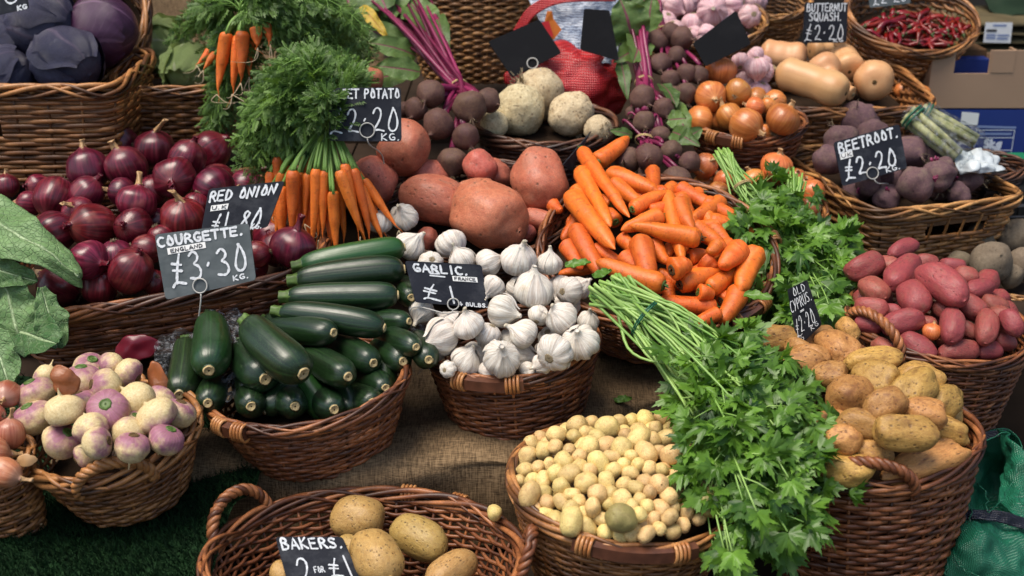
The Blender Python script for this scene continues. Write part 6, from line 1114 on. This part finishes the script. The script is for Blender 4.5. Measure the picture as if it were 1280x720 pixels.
mb = MB(); q = np.array([P(*a) for a in ((1232, 28, 2.93), (1266, 28, 2.93), (1263, 54, 2.93), (1229, 53, 2.93))]) - np.array(ps.location); mb.add(q, [(3, 2, 1, 0)]); lb = mb.build('white_label', MT['sticker'], ps, smooth=False); BD = Board(q, np.array([0, -1.0, 0])); mb = MB(); strokes(mb, BD, [[(.3, .14), (.75, .14)], [(.1, .62), (.4, .62)], [(.5, .62), (.9, .62)], [(.1, .76), (.4, .76)], [(.5, .78), (.85, .78)]], .004, .001); mb.build('fine_print', MT['pale_print'], lb, smooth=False); mb = MB(); strokes(mb, BD, [[(.1, .40), (.4, .40)]], .006, .001); mb.build('black_bar', MT['ink'], lb, smooth=False)
g = sheet([[(1200, -60, 3.2), (1250, -60, 3.15), (1340, -60, 3.15)], [(1225, -10, 3.12), (1260, 0, 3.08), (1330, -8, 3.08)], [(1236, 14, 3.05), (1262, 22, 3.02), (1330, 0, 3.04)]], 20, 20); o = MB().grid(crumple(g, .015, 12, 6)).build('green_sheet', MT['dark_green_sheet']); o = localise(o, P(1262, 20, 3.02)); solidify(o, .002); tag(o, 'dark green sheet hanging above the folded brown sacks', 'sheet')
# ------------------------------------------------------------------ green woven sack at lower right
gs = empty('woven_sack', P(1235, 720, 1.40), 'empty green woven sack slumped open beside the potato basket', 'sack'); c = np.array(gs.location)
def part_sheet(name, ctrl, nu, nv, mat, amp, fq, sd, th=.0012): g = sheet(ctrl, nu, nv); o = MB().grid(crumple(g, amp, fq, sd, 3) - c).build(name, MT[mat], gs); solidify(o, th); return o
part_sheet('front_panel', [[(1178, 632, 1.43), (1205, 640, 1.40), (1240, 642, 1.39), (1295, 655, 1.40)], [(1172, 660, 1.40), (1210, 666, 1.355), (1250, 672, 1.35), (1300, 690, 1.37)], [(1168, 700, 1.37), (1215, 706, 1.33), (1258, 716, 1.33), (1300, 730, 1.35)], [(1160, 780, 1.34), (1215, 790, 1.31), (1260, 790, 1.31), (1310, 790, 1.32)]], 50, 50, 'green_sack', .022, 14, 2)
part_sheet('back_panel', [[(1195, 545, 1.56), (1222, 537, 1.60), (1258, 538, 1.60), (1276, 560, 1.57)], [(1190, 600, 1.60), (1225, 600, 1.66), (1255, 600, 1.66), (1282, 610, 1.60)], [(1188, 680, 1.52), (1225, 690, 1.56), (1255, 690, 1.56), (1290, 700, 1.52)]], 40, 40, 'green_sack', .02, 12, 5)
part_sheet('side_fold', [[(1256, 536, 1.58), (1272, 552, 1.52), (1284, 580, 1.49)], [(1258, 580, 1.56), (1270, 600, 1.48), (1296, 620, 1.45)], [(1248, 630, 1.46), (1272, 648, 1.42), (1300, 670, 1.40)]], 36, 24, 'green_sack', .02, 18, 8)
part_sheet('hem', [[(1180, 630, 1.428), (1205, 636, 1.396), (1240, 638, 1.386), (1295, 650, 1.395)], [(1180, 640, 1.418), (1205, 648, 1.385), (1240, 651, 1.376), (1295, 666, 1.387)]], 8, 50, 'sack_hem', .008, 30, 3)
part_sheet('hem', [[(1196, 544, 1.555), (1222, 541, 1.572), (1258, 536, 1.585)], [(1204, 556, 1.55), (1226, 553, 1.567), (1260, 542, 1.58)]], 8, 30, 'sack_hem', .004, 30, 4)
mb = MB(); rr = np.random.default_rng(3)
for a, m1, b in (((1206, 570, 1.45), (1212, 610, 1.42), (1216, 655, 1.37)), ((1208, 600, 1.44), (1230, 610, 1.41), (1234, 642, 1.375)), ((1274, 575, 1.47), (1262, 610, 1.44), (1236, 642, 1.375)), ((1204, 560, 1.50), (1230, 552, 1.52), (1256, 540, 1.55)), ((1180, 672, 1.38), (1186, 690, 1.36), (1182, 720, 1.34)), ((1282, 600, 1.45), (1276, 625, 1.42), (1286, 640, 1.40)), ((1200, 650, 1.375), (1198, 612, 1.42), (1210, 590, 1.44)), ((1190, 690, 1.35), (1210, 715, 1.325), (1260, 722, 1.315))): mb.tube(catmull(np.array([P(*a), P(*m1), P(*b)]), 14) - c + rr.normal(0, .0012, (14, 3)), .0009, 4)
mb.build('loose_thread', MT['green_sack'], gs)
# small stray leaves and hair roots on the cloth
def bit(label, p, tip, w, seed): big_leaf(label, p, tip, w, (0, -.5, .9), .1, .08, seed, shape='oval', mat='parsley', tone=.6, group='stray green leaves', name='parsley_leaf')
bit('fallen parsley leaf on the hessian cloth by the garlic basket', (768, 500, 1.62), (790, 497, 1.625), 10, 1); bit('parsley leaf caught among the carrots above the garlic', (706, 332, 1.66), (738, 326, 1.66), 12, 2); bit('parsley leaf lying on the front carrots', (930, 368, 1.60), (966, 372, 1.58), 14, 3); bit('carrot leaf scrap above the parsley stems', (742, 346, 1.62), (764, 336, 1.64), 12, 4)
# ------------------------------------------------------------------ price boards
T = lambda s, u0, u1, v0, v1, w=.022, sl=0.0: (s, u0, u1, v0, v1, w, sl)
sign('worn grey board chalked COURGETTE 3.30, standing among red onions', [(193, 293), (311, 279), (320, 350), (207, 375)], 1.60, 22, -6, [T('COURGETTE.', .02, .93, .06, .20, .026, -.02), T('£3·30', .12, .93, .34, .80, .026, -.0), T('KG.', .76, .93, .85, .93, .014)], [('ENGLAND', .11, .52, .235, .335, -.02)], 'slate_worn', (.40, .90, .010, P(247, 432, 1.585)))
sign('dark board chalked RED ONION 1.80 behind the courgette board', [(261, 236), (356, 226), (334, 284), (250, 297)], 1.665, 24, -4, [T('RED ONION', .04, .92, .07, .28, .028), T('£1 80', .14, .86, .56, .98, .024), T('KG.', .74, .92, .88, 1.0, .014)], [('U.K', .08, .32, .36, .48, 0)])
sign('board chalked SWEET POTATO 2.20 overlapped by carrot leaves', [(412, 110), (501, 109), (502, 177), (411, 176)], 1.815, 20, 0, [T('SWEET POTATO', -.0, .98, .03, .20, .024), T('£2·20', .04, .96, .38, .82, .024), T('KG.', .72, .98, .86, .98, .018)], (), 'slate', (.53, .80, .011, P(480, 205, 1.85)))
sign('board chalked GARLIC one pound, tilted among the white bulbs', [(506, 326), (602, 331), (611, 385), (519, 378)], 1.625, 24, 4, [T('GARLIC.', .09, .80, .06, .24, .028, .02), T('£', .14, .36, .52, .86, .022, .04), T('1', .48, .58, .56, .94, .026, 0), T('4 BULBS.', .60, .99, .91, .99, .014)], [('FRANCE', .58, .91, .30, .42, 0)], 'slate', (.52, .97, .008, P(512, 392, 1.62)), extra=(.018, [[(.30, .275), (.42, .27)], [(.29, .32), (.48, .335)]]))
sign('board chalked BAKERS 2 for 1 pound in the front basket', [(344, 671), (428, 671), (452, 728), (362, 738)], 1.27, 38, 0, [T('BAKERS.', .06, .95, .03, .24, .030), T('2', .18, .38, .42, .92, .030), T('FOR', .42, .56, .60, .72, .014), T('£', .62, .80, .46, .82, .024), T('1', .86, .94, .42, .86, .026)])
sign('board chalked BUTTERNUT SQUASH 2.20 above the squashes', [(1006, 3), (1060, 3), (1058, 53), (1003, 54)], 2.44, 10, 0, [T('BUTTERNUT', .06, .97, .03, .22, .026), T('SQUASH.', .12, .86, .25, .45, .026), T('£2·20', .06, .92, .55, .92, .024), T('KG', .70, .92, .90, .98, .016)])
sign('board chalked BEETROOT 2.20 tilted on the dusty beetroot', [(1042, 178), (1124, 155), (1134, 210), (1053, 233)], 2.02, 22, 6, [T('BEETROOT.', .05, .95, .05, .27, .028), T('£2·20', .08, .86, .47, .86, .026), T('KG.', .68, .90, .86, .97, .016)], [('UK', .05, .24, .28, .42, 0)], 'slate', (.47, .90, .010, P(1112, 240, 2.04)))
sign('narrow board chalked CYPRUS 2.20 turned sideways above potatoes', [(984, 362), (1008, 350), (1027, 406), (997, 434)], 1.56, 10, -40, [T('OLD', .25, .85, .03, .18, .03), T('CYPRUS.', .02, .98, .22, .42, .03), T('=', .4, .55, .45, .53, .03), T('£2·20', .08, .86, .56, .86, .03), T('KG', .62, .92, .86, .95, .02), T('KG', .06, .30, .86, .98, .02)])
sign('dark chalked board cut off above the red cabbages, ending KG', [(-60, -40), (30, -30), (36, 10), (-50, 30)], 2.06, 20, 0, [T('0', .66, .88, .25, .80, .028), T('KG', .84, .98, .88, 1.0, .02)])
sign('grey board edge above the chillies with chalk strokes', [(1084, -34), (1140, -32), (1138, 4), (1087, 10)], 2.48, 16, 0, [T('£2·20', .1, .9, .5, .92, .024)], (), 'slate_worn')
sign('blank black board leaning behind the celeriac', [(610, 52), (674, 24), (702, 66), (640, 97)], 2.30, 30, 0, mat='plain_board', clip=(.45, .92, .010, P(676, 96, 2.26)))
sign('blank black board on the silvery band beside beetroot leaves', [(730, 11), (762, 13), (774, 76), (725, 62)], 2.30, 26, 0, mat='plain_board')
sign('blank black board slanting between pink garlic and copper onion', [(866, 54), (920, 13), (939, 55), (882, 83)], 2.30, 30, 0, mat='plain_board')
sign('dark board seen edge on between celeriac and carrots', [(704, 206), (733, 172), (739, 164), (714, 214)], 1.99, 10, 60, mat='slate')

sign('small dark board lying flat beside the straw coloured skin', [(893, 272), (930, 283), (938, 311), (906, 300)], 1.90, 34, 20, mat='slate')

big_leaf('yellowing beetroot leaf among the magenta stems', (452, 8, 2.40), (484, 46, 2.34), 16, (0, -.9, .4), .2, .08, 9, shape='oval', mat='yellow_leaf', tone=.7, group='stray green leaves', name='beetroot_leaf')

skin('dry brown skin scrap fallen on the green turf mat', 44, 656, 1.335, 16, 7, 'paper_skin', 7, 5)
bit('small wilted leaf scrap fallen on the turf mat', (28, 640, 1.35), (50, 646, 1.345), 8, 7)
# ------------------------------------------------------------------ what can be seen, and a label for each item
bpy.context.view_layer.update()
DG = bpy.context.evaluated_depsgraph_get()
def family(o): return {o.name} | {c.name for c in o.children_recursive}
def seen(o, n=48, eyes=(CAM,), need=1):
    me = o.data; k = len(me.vertices); rg = np.random.default_rng(1); fam = family(o); mw = o.matrix_world; hits = 0
    for i in rg.permutation(k)[:n]:
        w = mw @ me.vertices[int(i)].co
        for e in eyes:
            e = Vector(e); d = w - e; ln = d.length; ok, loc, nr, fi, ob, _ = SC.ray_cast(DG, e, d / ln, distance=ln + .01)
            if ok and ob.name.split('|')[0] in fam and (loc - w).length < .003:
                x, y = proj(np.array(w))
                if -30 < x < 1310 and -30 < y < 750: hits += 1; break
        if hits >= need: return True
    return False
keep = []
for it in ITEMS:
    o, gk, px, py, r, filler, lab = it
    if filler and not seen(o, need=2):
        for c in list(o.children): bpy.data.objects.remove(c)
        bpy.data.objects.remove(o)
    else: keep.append(it)
ITEMS = keep
CFG = {  # group key: (category, group phrase, noun, [(landmark, (px, py))])
 'cabbage': ('cabbage', 'red cabbages in the tray', 'red cabbage', []), 'sav': ('cabbage', 'green cabbages behind the carrot tops', 'green cabbage', []),
 'ron': ('red onion', 'red onions in the long basket', 'glossy red onion', [('the courgette price board', (250, 320)), ('the drooping pale green leaf', (50, 290)), ('the red onion price board', (290, 265)), ('the carrot leaves', (290, 200)), ('the red cabbage tray', (80, 200)), ('the square savoy basket', (215, 170)), ('the front rim of the basket', (170, 372)), ('the hanging carrot tips', (390, 300)), ('the heap centre', (150, 275)), ('the tray corner', (165, 215)), ('the turnip basket', (75, 400)), ('the gap below the tray', (20, 215))]),
 'swp': ('sweet potato', 'sweet potatoes above the garlic', 'pinkish sweet potato', [('the beetroot tails', (575, 200)), ('the hanging carrots', (470, 220)), ('the loose carrots', (700, 250)), ('the celeriac basket', (660, 180))]),
 'cel': ('celeriac', 'celeriac roots in the dark basket', 'celeriac', []),
 'yon': ('onion', 'yellow onions in the upper basket', 'copper skinned onion', [('the butternut squashes', (985, 130)), ('the beetroot leaves', (870, 165)), ('the pink garlic', (945, 110)), ('the wooden grip', (900, 172))]),
 'yon2': ('onion', 'yellow onions around the small parsley bunches', 'yellow onion', [('the beetroot basket', (1030, 250)), ('the loose carrots', (870, 285)), ('the low beetroot bunch', (865, 225)), ('the small parsley tie', (930, 232)), ('the upper onion basket', (960, 195)), ('the drooping parsley stems', (995, 245))]),
 'yon3': ('onion', 'stray onions near the squashes', 'copper onion', []),
 'pgar': ('garlic', 'pink garlic bulbs at the back', 'pink skinned garlic bulb', [('the slanting blank board', (905, 48)), ('the copper onion on top', (915, 85)), ('the dark beetroot bunch', (845, 40)), ('the butternut squashes', (965, 85)), ('the pale basket', (945, 10)), ('the beetroot stems', (825, 5))]),
 'squ': ('squash', 'butternut squashes in the wide basket', 'butternut squash', []),
 'beet': ('beetroot', 'loose beetroot in the rectangular basket', 'dusty purple beetroot', [('the beetroot price board', (1090, 195)), ('the wrapped celery', (1165, 165)), ('the white plastic bag', (1225, 200)), ('the front rim', (1150, 250)), ('the basket corner by the parsley', (1020, 210)), ('the squash basket', (1070, 135)), ('the wire clip of the board', (1105, 230))]),
 'dus': ('potato', 'dusty potatoes at the picture edge', 'earthy brown potato', [('the rectangular beetroot basket', (1190, 310)), ('the black crate', (1265, 275)), ('the yellowish rim', (1235, 350)), ('the picture edge', (1285, 330)), ('the red potatoes', (1210, 360))]),
 'rpo': ('red potato', 'red potatoes in the tall basket', 'red skinned potato', [('the flaking yellow onion', (1165, 415)), ('the rope handle', (1100, 420)), ('the drooping parsley', (1065, 350)), ('the rectangular beetroot basket', (1130, 300)), ('the dusty potatoes', (1225, 345)), ('the front rim', (1200, 455)), ('the far rim end', (1275, 400)), ('the brown potatoes', (1090, 450)), ('the heap centre', (1165, 375)), ('the yellowish rim', (1250, 365))]),
 'stray': ('onion', 'stray onions', 'yellow onion', []),
 'car': ('carrot', 'loose carrots in the tilted basket', 'loose orange carrot', [('the blunt sweet potato', (690, 225)), ('the low beetroot bunch', (815, 220)), ('the garlic bulbs', (710, 345)), ('the parsley stems', (775, 365)), ('the bound wooden grip', (935, 390)), ('the small parsley bunch', (930, 290)), ('the yellow onions', (870, 265)), ('the heap centre', (820, 300)), ('the edge on board', (720, 195)), ('the celeriac basket', (760, 180)), ('the fallen parsley leaf', (950, 370)), ('the brown sweet potato', (690, 280)), ('the parsley tie', (840, 385)), ('the straw coloured skin', (888, 285))]),
 'gar': ('garlic', 'white garlic bulbs in the round basket', 'white papery garlic bulb', [('the garlic price board', (560, 350)), ('the largest sweet potato', (615, 300)), ('the parsley stems', (745, 380)), ('the stray carrot', (700, 335)), ('the wooden grip', (600, 478)), ('the courgettes', (525, 430)), ('the hanging carrot tips', (490, 290)), ('the front rim', (680, 470)), ('the heap centre', (640, 400)), ('the hessian cloth', (745, 450))]),
 'cou': ('courgette', 'courgettes in the oval basket', 'dark green courgette', [('the hanging carrot tips', (420, 310)), ('the garlic price board', (520, 360)), ('the courgette price board', (300, 370)), ('the turnips', (215, 500)), ('the front rim', (340, 520)), ('the garlic basket', (530, 450)), ('the heap centre', (390, 430)), ('the bound grip', (270, 510)), ('the clear film', (285, 450))]),
 'tur': ('turnip', 'turnips in the low round basket', 'purple and cream turnip', [('the rope handle in front', (175, 565)), ('the standing shallot', (20, 530)), ('the courgettes', (215, 490)), ('the peeled orange skin', (82, 476)), ('the dark red onion skin', (165, 445)), ('the front rim', (110, 590)), ('the heap centre', (135, 515)), ('the rope handle behind', (110, 450)), ('the orange papery skin', (198, 478))]),
 'sha': ('shallot', 'shallots beside the turnips', 'brown shallot', [('the turnip basket', (35, 540)), ('the picture edge', (-10, 560)), ('the torn shallot skin', (30, 590))]),
 'pot': ('potato', 'brown potatoes in the tall basket', 'large brown potato', [('the sideways price board', (1000, 420)), ('the rope handle', (1070, 575)), ('the red potato basket', (1150, 455)), ('the green sack', (1205, 550)), ('the parsley leaves', (1025, 540)), ('the heap centre', (1110, 500)), ('the drooping parsley', (1050, 410)), ('the front rim', (1150, 600)), ('the carrot basket', (930, 420)), ('the far basket edge', (1195, 510))]),
 'bak': ('potato', 'baking potatoes in the wide front basket', 'smooth speckled baking potato', [('the bakers price board', (400, 700)), ('the wooden grip', (520, 640)), ('the rope handle in front', (600, 710)), ('the back wall of the basket', (440, 625)), ('the basket side', (340, 715))]),
 'new': ('potato', 'tiny new potatoes in the round basket', 'tiny pale new potato', [('the hessian cloth', (700, 545)), ('the parsley leaves', (880, 590)), ('the bound wooden grip', (780, 675)), ('the green skinned potato', (776, 648)), ('the basket rim by the baking potatoes', (640, 600)), ('the heap top', (790, 525)), ('the heap centre', (760, 595)), ('the parsley side of the rim', (920, 620))]),
 'chi': ('chilli', 'red chillies in the tilted basket', 'shiny red chilli', [('the grey chalked board', (1110, 10)), ('the butternut price board', (1065, 35)), ('the front rim', (1140, 62)), ('the folded sacks', (1210, 45)), ('the heap centre', (1138, 36))]),
}
ORD = ['closest to', 'second closest to', 'third closest to', 'fourth closest to', 'fifth closest to', 'sixth closest to']
for gk in {it[1] for it in ITEMS}:
    cat, grp, noun, lms = CFG[gk]; mine = [it for it in ITEMS if it[1] == gk]; free = []
    for it in mine:
        o = it[0]; o['category'] = cat; o['group'] = grp
        if it[6]: o['label'] = it[6]
        else: free.append(it)
    done = set(); main = [it for it in free if not it[5]]
    def give(it, text): it[0]['label'] = text; done.add(id(it))
    if len(main) > 4 and gk not in ('new', 'chi'):
        give(max(main, key=lambda i: i[4]), noun + ', the largest of its heap')
    ranks = [(name, sorted(free, key=lambda i: math.hypot(i[2] - p[0], i[3] - p[1]))) for name, p in lms]
    for rank in range(6 if gk in ('car', 'ron', 'gar', 'cou', 'rpo', 'pot') else 4 if gk not in ('new', 'chi') else 3):
        for name, order in ranks:
            if rank < len(order) and id(order[rank]) not in done: give(order[rank], '%s %s %s' % (noun, ORD[rank], name))
    for it in free:
        if id(it) not in done: it[0]['label'] = noun + ' lying inside the heap, hemmed in by others like it'
# ------------------------------------------------------------------ daylight
w = bpy.data.worlds.new('World'); SC.world = w; w.use_nodes = True; nt = w.node_tree; bg = nt.nodes['Background']; sky = nt.nodes.new('ShaderNodeTexSky'); sky.sky_type = 'NISHITA'; sky.sun_disc = False
SUN_EL, SUN_AZ = 70.0, -120.0       # azimuth measured from +Y towards +X: behind and to the left of the camera
sky.sun_elevation = R(SUN_EL); sky.sun_rotation = R(SUN_AZ); sky.air_density = 1.2; sky.dust_density = 3.0; sky.ozone_density = 1.0
nt.links.new(sky.outputs[0], bg.inputs[0]); bg.inputs[1].default_value = .064
sun = bpy.data.lights.new('sun', 'SUN'); sun.energy = 1.5; sun.angle = R(34); sun.color = (1, .92, .80); so = bpy.data.objects.new('sun', sun); COL.objects.link(so)
d = Vector((math.sin(R(SUN_AZ)) * math.cos(R(SUN_EL)), math.cos(R(SUN_AZ)) * math.cos(R(SUN_EL)), math.sin(R(SUN_EL)))); so.rotation_euler = d.to_track_quat('Z', 'Y').to_euler(); so.location = (0, 0, 6)
vs = SC.view_settings; vs.view_transform = 'Standard'; vs.look = 'None'; vs.exposure = 1.38; vs.gamma = 1; vs.use_curve_mapping = False
SC.render.engine = 'CYCLES'; SC.cycles.use_denoising = True; SC.cycles.max_bounces = 6; SC.cycles.diffuse_bounces = 3; SC.cycles.glossy_bounces = 2; SC.cycles.transmission_bounces = 3; SC.cycles.transparent_max_bounces = 8; SC.cycles.use_adaptive_sampling = True; SC.cycles.adaptive_threshold = .02
